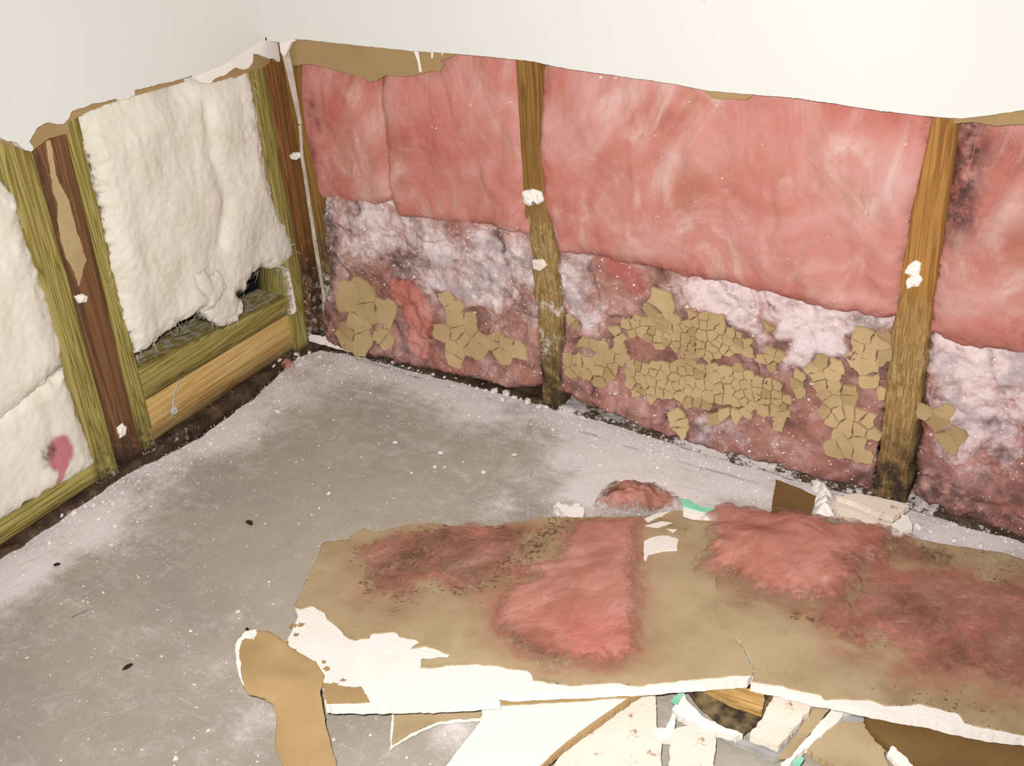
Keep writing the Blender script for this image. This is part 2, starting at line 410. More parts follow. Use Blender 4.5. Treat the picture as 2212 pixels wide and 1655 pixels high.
def const(x): return lambda u, v, s: np.full(u.shape, float(x))
def mask(poly, u, v, soft=0.01, n=0.008, seed=0):
    return sstep(-soft, soft, sdf(poly, u, v) + n*fbm(u, v, 0.03, 4, seed))

# ================================================================== THE SETTING
# ---- concrete slab
slab_px_left = [(640, 772), (560, 850), (430, 945), (330, 1000), (240, 1036), (120, 1112), (0, 1197)]
slab_px_right = [(690, 757), (760, 768), (823, 784), (972, 822), (1060, 839), (1180, 869), (1300, 905), (1380, 938), (1500, 974), (1700, 1032), (2000, 1112), (2212, 1170)]
FR0 = FrF()
L0 = FR0.px(slab_px_left); R0 = FR0.px(slab_px_right)
xl = L0[-1][0]
floor_poly = L0 + [(xl - 0.01, -1.5), (xl - 0.01, -2.4), (2.9, -2.4), (2.9, R0[-1][1]), (1.9, R0[-1][1])] + R0[::-1]
crk = FR0.px([(770, 776), (860, 802), (1010, 850), (1140, 888)]); crk2 = FR0.px([(1250, 930), (1420, 985), (1640, 1045)])
hot = [(FR0.px([p])[0], r, a) for p, r, a in [((1260, 1000), 0.09, 0.8), ((1400, 1010), 0.10, 0.7), ((1250, 1075), 0.035, 1.0), ((1330, 940), 0.07, 0.7),
       ((500, 930), 0.07, 0.6), ((200, 1150), 0.07, 0.5), ((1560, 1060), 0.08, 0.55), ((1040, 900), 0.08, 0.35), ((60, 1240), 0.06, 0.6), ((560, 1560), 0.035, 0.5), ((980, 1590), 0.03, 0.45), ((1080, 1090), 0.03, 0.3), ((640, 830), 0.06, 0.25)]]
def floor_attr(u, v, s):
    dr = linedist(R0, u, v); dl = linedist(L0 + [(xl-0.01, -2.4)], u, v)
    d = 0.95*np.exp(-(dr/0.085)**1.6) + 1.0*np.exp(-(dl/0.085)**1.5)
    for (c, r, a) in hot: d = d + a*np.exp(-((u-c[0])**2 + (v-c[1])**2)/r**2)
    d = d*(0.75 + 0.45*fbm(u, v, 0.09, 4, 2)) + 0.12 + 0.12*fbm(u, v, 0.25, 3, 9)
    st = 0.8*np.exp(-(linedist(crk, u, v)/0.0016)**2) + 0.5*np.exp(-(linedist(crk2, u, v)/0.0016)**2)
    st = st*sstep(-0.3, 0.2, fbm(u, v, 0.05, 3, 5))
    return {'dust': np.clip(d, 0, 1), 'stain': np.clip(st, 0, 1)}
tag(fluff('floor', floor_poly, FR0, lambda u, v, s: 0.0008*fbm(u, v, 0.05, 3, 1), M_FLOOR, None, 0.0045, 0.004, 0.03, 0.05, floor_attr), kind='structure')
# ---- soil bed under the slab edge
tag(mesh_obj('floor_gap_bed', [(-0.14, -2.4, -0.03), (2.9, -2.4, -0.03), (2.9, 0.14, -0.03), (-0.14, 0.14, -0.03), (-0.14, -2.4, -0.06), (2.9, -2.4, -0.06), (2.9, 0.14, -0.06), (-0.14, 0.14, -0.06)],
    [(0, 1, 2, 3), (7, 6, 5, 4), (0, 4, 5, 1), (1, 5, 6, 2), (2, 6, 7, 3), (3, 7, 4, 0)], M_DIRT, None, False), kind='structure')
# ---- outer sheathing behind the studs
tag(mesh_obj('wall_right_sheathing', [(-0.14, 0.118, -0.04), (2.9, 0.118, -0.04), (2.9, 0.118, 1.3), (-0.14, 0.118, 1.3), (-0.14, 0.13, -0.04), (2.9, 0.13, -0.04), (2.9, 0.13, 1.3), (-0.14, 0.13, 1.3)],
    [(0, 1, 2, 3), (7, 6, 5, 4), (0, 4, 5, 1), (1, 5, 6, 2), (2, 6, 7, 3), (3, 7, 4, 0)], M_DARK, None, False), kind='structure')
tag(mesh_obj('wall_left_sheathing', [(-0.118, -2.4, -0.04), (-0.118, 0.117, -0.04), (-0.118, 0.117, 1.3), (-0.118, -2.4, 1.3), (-0.13, -2.4, -0.04), (-0.13, 0.117, -0.04), (-0.13, 0.117, 1.3), (-0.13, -2.4, 1.3)],
    [(3, 2, 1, 0), (4, 5, 6, 7), (1, 5, 4, 0), (2, 6, 5, 1), (3, 7, 6, 2), (0, 4, 7, 3)], M_DARK, None, False), kind='structure')

# ---- plasterboard still hanging on the walls
TB = 0.0127
edgeL = [(0, 296), (12, 303), (37, 307), (43, 317), (52, 323), (67, 328), (73, 326), (73, 317), (63, 305), (70, 296), (78, 284), (81, 275), (91, 269), (106, 263), (124, 269), (139, 266), (149, 256), (154, 242),
         (169, 235), (203, 225), (252, 213), (257, 215), (291, 205), (288, 195), (338, 184), (376, 176), (421, 162), (462, 148), (498, 131), (526, 110), (548, 97), (572, 80), (596, 80)]
fL = FrL(0.0); eL = fL.px(edgeL)
zc = eL[-1][1]
polyL = [(-2.4, 1.3), (-2.4, eL[0][1] - 0.02), (-1.2, eL[0][1] - 0.01)] + [tuple(p) for p in ragged(eL, 0.003, 0.0009, 3, False)] + [(0.0, zc), (0.0, 1.3)]
polyL = [(min(u, 0.0), v) for u, v in polyL]
wl = tag(slab('wall_left', polyL, fL, 0.0, -TB, M_PAINT, None, 1, 0, 0), kind='structure')
edgeR = [(604, 92), (622, 88), (638, 84), (695, 90), (743, 95), (820, 103), (898, 111), (980, 116), (1050, 122), (1112, 129), (1152, 133), (1203, 145), (1266, 155), (1341, 165), (1452, 181), (1517, 194), (1552, 198), (1678, 209), (1728, 213), (1774, 220), (1904, 240), (2015, 252), (2080, 256), (2121, 252), (2212, 238)]
fR = FrR(0.0); eR = fR.px(edgeR)
polyR = [(-TB, 1.3), (-TB, zc)] + [tuple(p) for p in ragged([(max(u, 0.0), v) for u, v in eR], 0.003, 0.0005, 5, False)] + [(2.9, eR[-1][1] + 0.02), (2.9, 1.3)]
wr = tag(slab('wall_right', polyR, fR, 0.0, -TB, M_PAINT, None, 1, 0, 0), kind='structure')
# torn gypsum core and brown backing paper along the left tear
fG = FrL(-0.003)
slab('exposed_gypsum', fG.px([(415, 150), (425, 173), (436, 179), (455, 178), (462, 171), (487, 162), (499, 154), (509, 146), (523, 149), (538, 147), (546, 135), (548, 118), (562, 118), (579, 127), (592, 125), (604, 135), (607, 122), (600, 80), (565, 70), (520, 95), (480, 125)]), fG, 0.0, -0.008, M_GYP, wl, 0.003, 0.0012, 8)
slab('exposed_gypsum', fG.px([(250, 205), (258, 217), (275, 212), (292, 206), (290, 190)]), fG, 0.0, -0.006, M_GYP, wl, 0.002, 0.0006, 9)
fP = FrL(-TB)
slab('torn_paper', fP.px([(-30, 285), (-30, 312), (0, 306), (12, 312), (43, 320), (55, 325), (60, 310), (30, 290)]), fP, 0.0, -0.0012, M_KRAFT, wl, 0.003, 0.0007, 10)
slab('torn_paper', fP.px([(60, 290), (66, 328), (77, 320), (89, 312), (106, 299), (120, 296), (133, 292), (149, 289), (150, 277), (143, 268), (155, 261), (164, 255), (193, 240), (252, 218), (270, 205), (180, 220), (140, 250), (100, 258), (76, 270)]), fP, 0.0, -0.0012, M_KRAFT, wl, 0.003, 0.0007, 11)
slab('torn_paper', fP.px([(285, 192), (291, 207), (338, 194), (367, 185), (400, 175), (390, 165), (330, 178)]), fP, 0.0, -0.0012, M_KRAFT, wl, 0.003, 0.0007, 12)
slab('torn_paper', fP.px([(440, 160), (464, 179), (499, 167), (508, 169), (541, 153), (572, 145), (584, 132), (590, 115), (560, 100), (500, 140)]), fP, 0.0, -0.0012, M_KRAFT, wl, 0.003, 0.0008, 13)
fQ = FrR(TB)
slab('torn_paper', fQ.px([(622, 84), (622, 121), (630, 142), (669, 138), (706, 147), (749, 158), (781, 167), (802, 177), (813, 175), (834, 162), (866, 165), (900, 162), (932, 153), (951, 155), (960, 138), (951, 131), (972, 125), (984, 116), (990, 104), (800, 88), (680, 78)]), fQ, 0.0, -0.0012, M_KRAFT, wr, 0.003, 0.0007, 14)
slab('torn_paper', fQ.px([(1510, 180), (1520, 197), (1535, 210), (1552, 214), (1608, 216), (1627, 207), (1640, 195), (1560, 185)]), fQ, 0.0, -0.0012, M_KRAFT, wr, 0.003, 0.0008, 15)
slab('torn_paper', fQ.px([(2058, 240), (2060, 267), (2105, 264), (2151, 272), (2212, 269), (2300, 272), (2300, 215), (2180, 225), (2100, 240)]), fQ, 0.0, -0.0012, M_KRAFT, wr, 0.003, 0.0008, 16)
for i, pts in enumerate([[(893, 108), (903, 111), (908, 138), (911, 155), (906, 156), (903, 135)], [(931, 112), (936, 113), (935, 125), (932, 126)], [(952, 112), (957, 113), (955, 121)]]):
    slab('paint_drip', FrR(TB-0.0006).px(pts), FrR(TB-0.0006), 0.0, -0.0006, M_GYP, wr, 0.002, 0.0003, 17+i)
# white plaster lump at the corner and the loose joint tape hanging out of it
slab('exposed_gypsum', FrR(0.001).px([(604, 84), (630, 82), (640, 87), (628, 92), (622, 108), (614, 122), (606, 112)]), FrR(0.001), 0.0, -0.006, M_GYP, wr, 0.002, 0.0008, 21)

# ================================================================== FRAMING
SF = 0.0146      # stud faces lie this far behind the room face of the plasterboard
def stud(name, label, left, right, wall, mat, depth=0.086, z1=1.25, rotf=None, attrs=None, seed=0, setback=0.0, zbot=None):
    """left/right: pixel polylines of the two long edges of the front face, from top to bottom"""
    fr = FrR(SF + setback) if wall == 'R' else FrL(-SF - setback)
    a = np.array(fr.px(left)); b = np.array(fr.px(right))
    zb = zbot if zbot is not None else min(a[-1, 1], b[-1, 1]); n = 110
    zz = np.concatenate([[z1], np.linspace(max(a[0, 1], b[0, 1]) + 0.06, zb, n)])
    ua = np.interp(zz, a[::-1, 1], a[::-1, 0]); ub = np.interp(zz, b[::-1, 1], b[::-1, 0])
    prof = [(0, -depth), (0, -depth*0.5), (0, -0.003), (0.06, 0), (0.22, 0), (0.4, 0), (0.6, 0), (0.78, 0), (0.94, 0), (1, -0.003), (1, -depth*0.5), (1, -depth)]
    U = np.stack([ua + (ub-ua)*p[0] for p in prof], 1); Z = np.repeat(zz[:, None], len(prof), 1); Hh = np.repeat(np.array([p[1] for p in prof])[None], len(zz), 0)
    rt = rotf(U, Z) if rotf else np.zeros_like(U)
    nz = fbm(U*3, Z*0.8, 0.02, 4, seed); Hh = Hh + np.where(Hh > -depth*0.4, (0.0005 + 0.0035*rt)*nz - 0.003*rt, 0)
    U = U + (0.0004 + 0.003*rt)*fbm(U+3, Z, 0.02, 3, seed+3)
    V = fr(U.ravel(), Z.ravel(), Hh.ravel()); m = len(prof); F = []
    for i in range(len(zz)-1):
        for j in range(m-1): F.append((i*m+j, i*m+j+1, (i+1)*m+j+1, (i+1)*m+j))
        F.append((i*m+m-1, i*m, (i+1)*m, (i+1)*m+m-1))
    F.append(tuple(range(m))); F.append(tuple(reversed(range((len(zz)-1)*m, len(zz)*m))))
    at = {'rot': rt.ravel(), 'stain': np.zeros(U.size), 'dust': np.zeros(U.size)}
    if attrs: at.update({k: np.clip(np.broadcast_to(x, U.shape), 0, 1).ravel() for k, x in attrs(U, Z).items()})
    o = mesh_obj(name, V, F, mat, None, True, at)
    bm = bmesh.new(); bm.from_mesh(o.data); bmesh.ops.recalc_face_normals(bm, faces=bm.faces); bm.to_mesh(o.data); bm.free()
    for p in o.data.polygons: p.use_smooth = len(p.vertices) == 4
    return tag(o, label, 'stud')
foot = lambda U, Z: {'stain': sstep(0.10, 0.02, Z + 0.02*fbm(U, Z, 0.02, 3, 4)), 'dust': 0.5*sstep(0.07, 0.01, Z)}
stud('wall_stud', 'green treated stud at far left, left of the old brown stud', [(-12, 300), (40, 470), (205, 1012)], [(70, 320), (160, 640), (250, 985)], 'L', M_WGREEN, attrs=foot, seed=1, zbot=0.0)
sm = stud('wall_stud', 'old reddish brown stud sandwiched between two green studs', [(72, 325), (162, 640), (252, 960)], [(148, 290), (214, 560), (298, 930)], 'L', M_WBROWN, setback=0.007, attrs=lambda U, Z: {'stain': np.maximum(sstep(0.10, 0.02, Z), 0.55*sstep(0.2, 0.5, Z)*sstep(0.012, 0.0, np.abs(U - U.min(1, keepdims=True)))), 'dust': 0.35*sstep(0.12, 0.0, Z)}, seed=2, zbot=0.0)
stud('wall_stud', 'slim green treated stud left of the middle cream batt', [(142, 265), (213, 560), (300, 935)], [(170, 250), (242, 560), (332, 935)], 'L', M_WGREEN, attrs=foot, seed=3, zbot=0.0)
stud('wall_stud', 'green treated corner stud right of the middle cream batt', [(535, 150), (570, 330), (618, 560), (645, 770)], [(574, 145), (604, 330), (648, 560), (668, 745)], 'L', M_WGREEN, attrs=lambda U, Z: {'stain': sstep(0.03, 0.0, Z), 'dust': 0.2*sstep(0.05, 0.0, Z)}, seed=4, zbot=0.0)
stud('wall_stud', 'dark brown corner stud where the two walls meet', [(573, 145), (603, 330), (647, 560), (667, 745)], [(632, 140), (656, 325), (684, 450), (704, 560), (722, 720)], 'L', M_WCORN, setback=0.004, attrs=lambda U, Z: {'stain': sstep(0.33, 0.08, Z + 0.03*fbm(U, Z, 0.03, 3, 4)), 'dust': 0.55*sstep(0.30, 0.1, Z)}, seed=5, zbot=0.0)
stud('wall_stud', 'narrow brown edge stud beside the first pink batt', [(600, 110), (632, 270), (664, 440), (686, 600), (704, 725)], [(634, 110), (652, 270), (684, 440), (706, 600), (722, 725)], 'R', M_WSTUD, attrs=lambda U, Z: {'stain': 0.9*sstep(0.33, 0.15, Z), 'dust': 0.7*sstep(0.32, 0.1, Z)}, seed=6, zbot=0.0, rotf=lambda U, Z: 0.5*sstep(0.33, 0.2, Z))
st2 = stud('wall_stud', 'weathered stud between the first and second pink batts, rotted below the screw', [(1112, 130), (1128, 400), (1146, 560), (1170, 825)], [(1158, 133), (1174, 400), (1196, 560), (1208, 825)], 'R', M_WSTUD,
     rotf=lambda U, Z: sstep(0.40, 0.33, Z + 0.02*fbm(U, Z, 0.03, 3, 2)), attrs=lambda U, Z: {'stain': 0.9*sstep(0.20, 0.03, Z), 'dust': 0.5*sstep(0.36, 0.30, Z)*sstep(0.0, 0.12, Z)*(0.5+0.9*fbm(U, Z, 0.03, 3, 3))}, seed=7, zbot=0.0)
st3 = stud('wall_stud', 'orange brown stud between the second and third pink batts', [(2014, 252), (1965, 472), (1930, 698), (1886, 1052)], [(2066, 258), (2040, 470), (2006, 698), (1960, 1052)], 'R', M_WSTUD3,
     rotf=lambda U, Z: 0.9*sstep(0.38, 0.26, Z + 0.03*fbm(U, Z, 0.03, 3, 2)), attrs=lambda U, Z: {'stain': 0.95*sstep(0.16, 0.03, Z + 0.03*fbm(U, Z, 0.02, 3, 2)), 'dust': 0.35*sstep(0.3, 0.1, Z)}, seed=8, zbot=0.0)

def beam(name, label, y0, y1, x0, x1, z0, z1, mat, cat, attrs=None, seed=0, bow=0.0, axis='y', sub=80, twist=None):
    """timber along one wall, rounded edges, slightly uneven"""
    t = np.linspace(0, 1, sub); r = 0.002
    if axis == 'y': A0, A1 = x0, x1
    else: A0, A1 = y0, y1
    na = 12; ring = [(A0, z0), (A0, (z0+z1)/2), (A0, z1-r)] + [(A0 + r + (A1-A0-2*r)*i/na, z1) for i in range(na+1)] + [(A1, z1-r), (A1, (z0+z1)/2), (A1, z0)]
    ring = np.array(ring); m = len(ring)
    L = (y0 + (y1-y0)*t) if axis == 'y' else (x0 + (x1-x0)*t)
    LL = np.repeat(L[:, None], m, 1); AA = np.repeat(ring[None, :, 0], sub, 0); ZZ = np.repeat(ring[None, :, 1], sub, 0)
    ZZ = ZZ + np.where(ZZ > z0 + 1e-4, 0.5*bow*np.sin(t*math.pi)[:, None] + (0.0006 + abs(seed > 50)*0.004)*fbm(LL, AA*2, 0.03, 4, seed), 0)
    if twist: ZZ = ZZ + (1-t)[:, None]*np.where(ZZ > (z0+z1)/2 + 0.002, twist[1], np.where(ZZ < (z0+z1)/2 - 0.002, twist[0], (twist[0]+twist[1])/2))
    AA = AA + (0.0005 + (seed > 50)*0.004)*fbm(LL, ZZ*2+3, 0.03, 4, seed+2)
    V = np.stack([AA, LL, ZZ], -1) if axis == 'y' else np.stack([LL, AA, ZZ], -1)
    F = []
    for i in range(sub-1):
        for j in range(m-1): F.append((i*m+j, i*m+j+1, (i+1)*m+j+1, (i+1)*m+j))
        F.append((i*m+m-1, i*m, (i+1)*m, (i+1)*m+m-1))
    F.append(tuple(range(m))); F.append(tuple(range((sub-1)*m, sub*m)))
    at = {'rot': np.zeros(LL.size), 'stain': np.zeros(LL.size), 'dust': np.zeros(LL.size)}
    if attrs: at.update({k: np.clip(np.broadcast_to(x, LL.shape), 0, 1).ravel() for k, x in attrs(LL, AA, ZZ).items()})
    o = mesh_obj(name, V.reshape(-1, 3), F, mat, None, True, at)
    bm = bmesh.new(); bm.from_mesh(o.data); bmesh.ops.recalc_face_normals(bm, faces=bm.faces); bm.to_mesh(o.data); bm.free()
    for p in o.data.polygons: p.use_smooth = len(p.vertices) == 4
    return tag(o, label, cat)
yB = PL((325, 900), -SF)[0]; yC = PL((640, 690), -SF)[0]; yA = PL((210, 1010), -SF)[0]
# rotten sole plates
beam('sole_plate', 'rotten dark brown sole plate along the cream insulation wall', -2.3, 0.10, -0.105, -0.010, -0.03, 0.008, M_DIRT, 'plate', lambda l, a, z: {'dust': 0.25 + 0.3*fbm(l, a, 0.06, 3, 3)}, 61, sub=400)
beam('sole_plate', 'rotten dark sole plate under the pink insulation wall', 0.0145, 0.116, -0.005, 2.8, -0.03, 0.006, M_DIRT, 'plate', lambda l, a, z: {'dust': np.where((l > 0.55) & (l < 1.2), 0.75, 0.4) + 0.35*fbm(l, a, 0.08, 3, 3)}, 62, axis='x', sub=460)
# level timbers between the studs of the left wall
blk_dust = lambda l, a, z: {'dust': 0.62*sstep(-0.026, -0.034, a)}
beam('blocking_timber', 'green treated blocking timber with dusty top below the middle cream batt', yB + 0.002, yC + 0.006, -0.104, -0.018, 0.095, 0.126, M_WGREENY, 'timber', blk_dust, 11, twist=(0.008, 0.036))
beam('blocking_timber', 'yellow pine timber right under the green blocking timber', yB + 0.002, yC + 0.006, -0.104, -0.030, 0.012, 0.094, M_WYEL, 'timber', lambda l, a, z: {'stain': 0.5*sstep(0.02, 0.0, z)}, 12)
beam('bottom_plate', 'green treated bottom plate below the far left cream batt', -1.6, yA - 0.002, -0.104, -SF, 0.020, 0.056, M_WGREENY, 'timber', lambda l, a, z: {'stain': 0.35*sstep(0.012, 0.0, z)}, 13)

# ================================================================== CREAM INSULATION (left wall)
CF = FrL(-SF)
def cream_h(bulge, edge, seed, lump=0.008):
    def f(u, v, s):
        pr = np.sqrt(np.clip(1-(1-np.clip(s/edge, 0, 1))**2, 0, 1))
        return -0.020*sstep(0.53, 0.60, v) - 0.016 + pr*(0.016 + bulge) + pr*(lump*fbm(u, v*0.7, 0.13, 2, seed) + 0.0016*fbm(u, v*0.4, 0.03, 3, seed+3) + 0.0006*fbm(u, v, 0.008, 2, seed+5))
    return f
batt = thing('insulation_batt', 'cream fibreglass batt with torn lower edge between green studs', 'insulation', tuple(CF(np.array([PL((420, 700), -SF)[0]]), np.array([0.05]), np.array([0.0]))[0]))
pc = CF.px([(165, 235), (250, 190), (420, 140), (545, 120), (548, 200), (560, 280), (572, 370), (592, 430), (618, 480), (641, 525), (642, 562), (620, 572), (601, 586), (570, 582), (551, 596), (536, 612), (531, 634), (514, 630), (522, 664), (508, 697), (473, 703), (449, 694), (428, 676), (378, 710), (368, 722), (332, 746), (316, 760), (290, 768), (268, 706), (250, 640), (231, 562), (208, 430), (184, 340), (168, 275)])
creases = CF.px([(440, 230), (450, 330), (480, 430), (470, 520)])
ch = cream_h(0.014, 0.03, 31, 0.010)
ch2 = lambda u, v, s: ch(u, v, s) - 0.008*np.exp(-(linedist(creases, u, v)/0.014)**2)
fluff('fluffy_face', pc, CF, ch2, M_CREAM, batt, 0.0026, 0.004, 0.012, 0.05, lambda u, v, s: {'dust': 0.15 + 0*u, 'stain': 0*u, 'tint': 0*u}, 31)
fibres('loose_fibre', 450, pc, CF, ch2, M_CREAM, batt, 31, (0.01, 0.04), 0.0004, math.pi/2, 0.9, 0.002)
fibres('loose_fibre', 180, pc, CF, lambda u, v, s: ch2(u, v, np.maximum(s, 0.006)), M_CREAM, batt, 35, (0.01, 0.03), 0.0004, -math.pi/2, 1.0, 0.004, 0.8, 7, 0.02)
# loose tuft and hanging strand
pt = CF.px([(445, 650), (500, 632), (524, 650), (522, 672), (508, 700), (473, 706), (446, 694), (430, 676)])
fluff('hanging_tuft', pt, FrL(-SF+0.004), cream_h(0.010, 0.014, 36, 0.006), M_CREAM, batt, 0.002, 0.004, 0.008, 0.02, lambda u, v, s: {'dust': 0.1+0*u, 'stain': 0*u, 'tint': 0*u}, 36)
ps = CF.px([(600, 578), (614, 575), (622, 620), (628, 655), (630, 672), (618, 682), (612, 678), (617, 655), (610, 620)])
fluff('hanging_strand', ps, FrL(-SF+0.012), cream_h(0.006, 0.007, 37, 0.002), M_CREAM, batt, 0.0015, 0.001, 0.006, 0.01, lambda u, v, s: {'dust': 0.1+0*u, 'stain': 0*u, 'tint': 0*u}, 37)

batt2 = thing('insulation_batt', 'cream fibreglass batt at far left with a pink stained spot', 'insulation', tuple(CF(np.array([PL((60, 1080), -SF)[0]]), np.array([0.04]), np.array([0.0]))[0]))
pu_ = CF.px([(-420, 330), (-80, 250), (-5, 300), (5, 370), (40, 432), (62, 520), (104, 622), (132, 700), (140, 792), (80, 850), (0, 922), (-200, 1020), (-420, 1100)])
pl_ = CF.px([(-420, 1000), (-200, 960), (0, 890), (90, 820), (142, 790), (160, 860), (188, 930), (214, 995), (206, 1008), (120, 1058), (0, 1128), (-200, 1245), (-420, 1380)])
spot = CF.px([(122, 975)])[0]; spot2 = CF.px([(96, 975)])[0]; drip = CF.px([(128, 1000), (120, 1035)])
sl_a = lambda u, v, s: {'dust': 0.15+0*u, 'tint': np.clip(1.5*sstep(0.034, 0.018, np.hypot((u-spot[0])*1.2, v-spot[1]) + 0.008*fbm(u, v, 0.03, 3, 5)) + 1.2*sstep(0.010, 0.004, linedist(drip, u, v)), 0, 1.3),
                     'stain': 0.9*sstep(0.020, 0.006, np.hypot(u-spot2[0], (v-spot2[1])*0.7) + 0.008*fbm(u, v, 0.02, 3, 6))}
z0a = lambda u, v, s: {'dust': 0.15+0*u, 'stain': 0*u, 'tint': 0*u}
hA = cream_h(0.016, 0.05, 41, 0.010); hB = cream_h(0.008, 0.03, 42, 0.006)
fluff('lower_face', pl_, CF, hB, M_CREAM, batt2, 0.0028, 0.003, 0.012, 0.05, sl_a, 42)
fluff('upper_face', pu_, CF, hA, M_CREAM, batt2, 0.0032, 0.004, 0.012, 0.05, z0a, 41)
fibres('loose_fibre', 250, pu_, CF, hA, M_CREAM, batt2, 41, (0.01, 0.035), 0.0004, math.pi/2, 0.9, 0.002)

# ================================================================== PINK INSULATION (right wall)
KF = FrR(0.016)                                   # cavity front
def pink_h(bulge, edge, seed, lump=0.007, flat=0.0):
    def f(u, v, s):
        pr = np.sqrt(np.clip(1-(1-np.clip(s/edge, 0, 1))**2, 0, 1))
        swx = u + 0.03*fbm(u, v, 0.12, 2, seed+8)
        return -0.014*sstep(0.50, 0.59, v) - 0.032 + pr*(0.032 + bulge) + pr*(lump*fbm(swx, v*0.6, 0.10, 3, seed) + 0.0013*fbm(swx, v*0.45, 0.025, 2, seed+3) + 0.0005*fbm(u, v, 0.006, 2, seed+5))
    return f
def vein(u, v, seed):      # grimy creases and grey patches of the matted wool
    return 0.75*np.clip(1-np.abs(fbm(u+0.5*v, v-0.5*u, 0.10, 3, seed+9))*6, 0, 1)*sstep(-0.2, 0.3, fbm(u, v, 0.07, 2, 4)) + 0.45*sstep(0.15, 0.6, fbm(u, v, 0.045, 4, seed+2))
def low_h(seed, base=-0.010):
    def f(u, v, s):
        pr = np.clip(s/0.012, 0, 1)
        return base - 0.012*(1-pr) + 0.006*fbm(u, v, 0.09, 3, seed) + 0.0045*fbm(u+0.4*v, v-0.6*u, 0.03, 5, seed+3, 0.66) - 0.005*np.clip(1-np.abs(fbm(u+0.5*v, v-0.5*u, 0.10, 3, seed+9))*4.5, 0, 1) + 0.024*np.clip(0.14-v, 0, 0.14)/0.14
    return f
def low_s(seed, base=-0.010):
    return lambda u, v, s: base + 0.003 + 0.006*fbm(u, v, 0.09, 2, seed) + 0.024*np.clip(0.14-v, 0, 0.14)/0.14
def M(fr, pts): return fr.px(pts)

def voronoi_flakes(parent, fr, polys, hfun, mat, seed, lift=0.0012):
    r = np.random.default_rng(seed); k = 0
    for poly_px, size in polys:
        poly = fr.px(poly_px); P = np.array(poly); lo = P.min(0)-2*size; hi = P.max(0)+2*size
        pts = []
        gx = np.arange(lo[0], hi[0], size); gy = np.arange(lo[1], hi[1], size)
        for a in gx:
            for b in gy: pts.append((a + r.uniform(-.42, .42)*size, b + r.uniform(-.42, .42)*size))
        pts = np.array(pts)
        ins = sdf(poly, pts[:, 0], pts[:, 1]) + 0.003*fbm(pts[:, 0], pts[:, 1], 0.02, 2, seed) > -0.1*size
        for i in np.nonzero(ins)[0]:
            c = pts[i]; q = [np.array(c) + np.array(w)*2.2*size for w in ((-1, -1), (1, -1), (1, 1), (-1, 1))]
            d2 = ((pts - c)**2).sum(1)
            for j in np.argsort(d2)[1:16]:
                nn = pts[j]-c; mid = (pts[j]+c)/2; o = []
                for a_, b_ in zip(q, q[1:]+q[:1]):
                    da, db = np.dot(a_-mid, nn), np.dot(b_-mid, nn)
                    if da <= 0: o.append(a_)
                    if da*db < 0: o.append(a_ + (b_-a_)*da/(da-db))
                q = o
                if len(q) < 3: break
            if len(q) < 3: continue
            q = np.array(q); cc = q.mean(0)
            ring = []
            for a_, b_ in zip(q, np.roll(q, -1, 0)):
                L = np.hypot(*(b_-a_))
                ring.append(a_)
                kk = 3 if L > size*0.7 else 2 if L > size*0.3 else 1
                for w_ in range(1, kk): ring.append(a_ + (b_-a_)*(w_/kk) + r.normal(0, 0.055*size, 2))
            ring = np.array(ring); gap = min(0.0006, 0.04*size) * r.uniform(0.3, 1.8)
            rad = np.hypot(*(ring-cc).T); ring = cc + (ring-cc)*np.maximum(0.4, 1-gap/np.maximum(rad, 1e-6))[:, None]
            inner = cc + (ring-cc)*0.82
            n = len(ring); curl = r.uniform(-0.0003, 0.0006); tl = r.normal(0, 0.006, 2)
            def hh(p, e): return hfun(p[:, 0], p[:, 1], np.full(len(p), 0.05)) + e + (p-cc)@tl
            hc = float(np.mean(hh(ring, 0)))
            V = np.concatenate([fr(ring[:, 0], ring[:, 1], 0.9*hh(ring, 0) + 0.1*hc - 0.003), fr(ring[:, 0], ring[:, 1], 0.9*hh(ring, 0)+0.1*hc + lift + curl), fr(inner[:, 0], inner[:, 1], 0.9*hh(inner, 0)+0.1*hc + lift), fr(cc[None, 0], cc[None, 1], np.array([hc + lift*0.9]))])
            F = []
            for a_ in range(n):
                b_ = (a_+1) % n
                F += [(a_, b_, n+b_, n+a_), (n+a_, n+b_, 2*n+b_, 2*n+a_), (2*n+a_, 2*n+b_, 3*n)]
            if isinstance(fr, FrR): pass
            mesh_obj('paper_flake', V, F, mat if r.random() < 0.85 else M_FLAKE2, parent, False); k += 1
    return k

# ---------------- first bay

b1 = thing('insulation_batt', 'pink fibreglass batt in the narrow bay beside the corner', 'insulation', (0.33, 0.03, 0.01))
lowp1 = M(KF, [(688, 425), (830, 430), (870, 465), (960, 470), (1146, 500), (1152, 620), (1172, 836), (1100, 838), (950, 804), (780, 760), (702, 735), (688, 600), (672, 480)])
h_l1 = low_h(51)
mold1 = M(KF, [(680, 450), (705, 450), (720, 600), (735, 720), (700, 720), (690, 600)])
wht1 = [(M(KF, [p])[0], r) for p, r in [((760, 480), 0.07), ((820, 500), 0.04), ((1020, 560), 0.07), ((1110, 610), 0.07), ((910, 560), 0.05), ((960, 620), 0.05), ((1050, 620), 0.05)]]
FL1 = [
    ([(742, 633), (803, 629), (837, 648), (844, 668), (830, 695), (803, 689), (759, 662)], 0.050),
    ([(722, 688), (760, 680), (810, 697), (822, 714), (850, 739), (817, 753), (749, 720)], 0.036),
    ([(938, 634), (959, 638), (989, 662), (986, 678), (969, 672)], 0.030),
    ([(1003, 672), (1033, 678), (1043, 695), (1023, 719), (1074, 729), (1125, 749), (1118, 777), (1074, 777), (1033, 763), (1030, 780), (1003, 787), (938, 746), (959, 722), (921, 716), (925, 702), (972, 699)], 0.030),
    ]
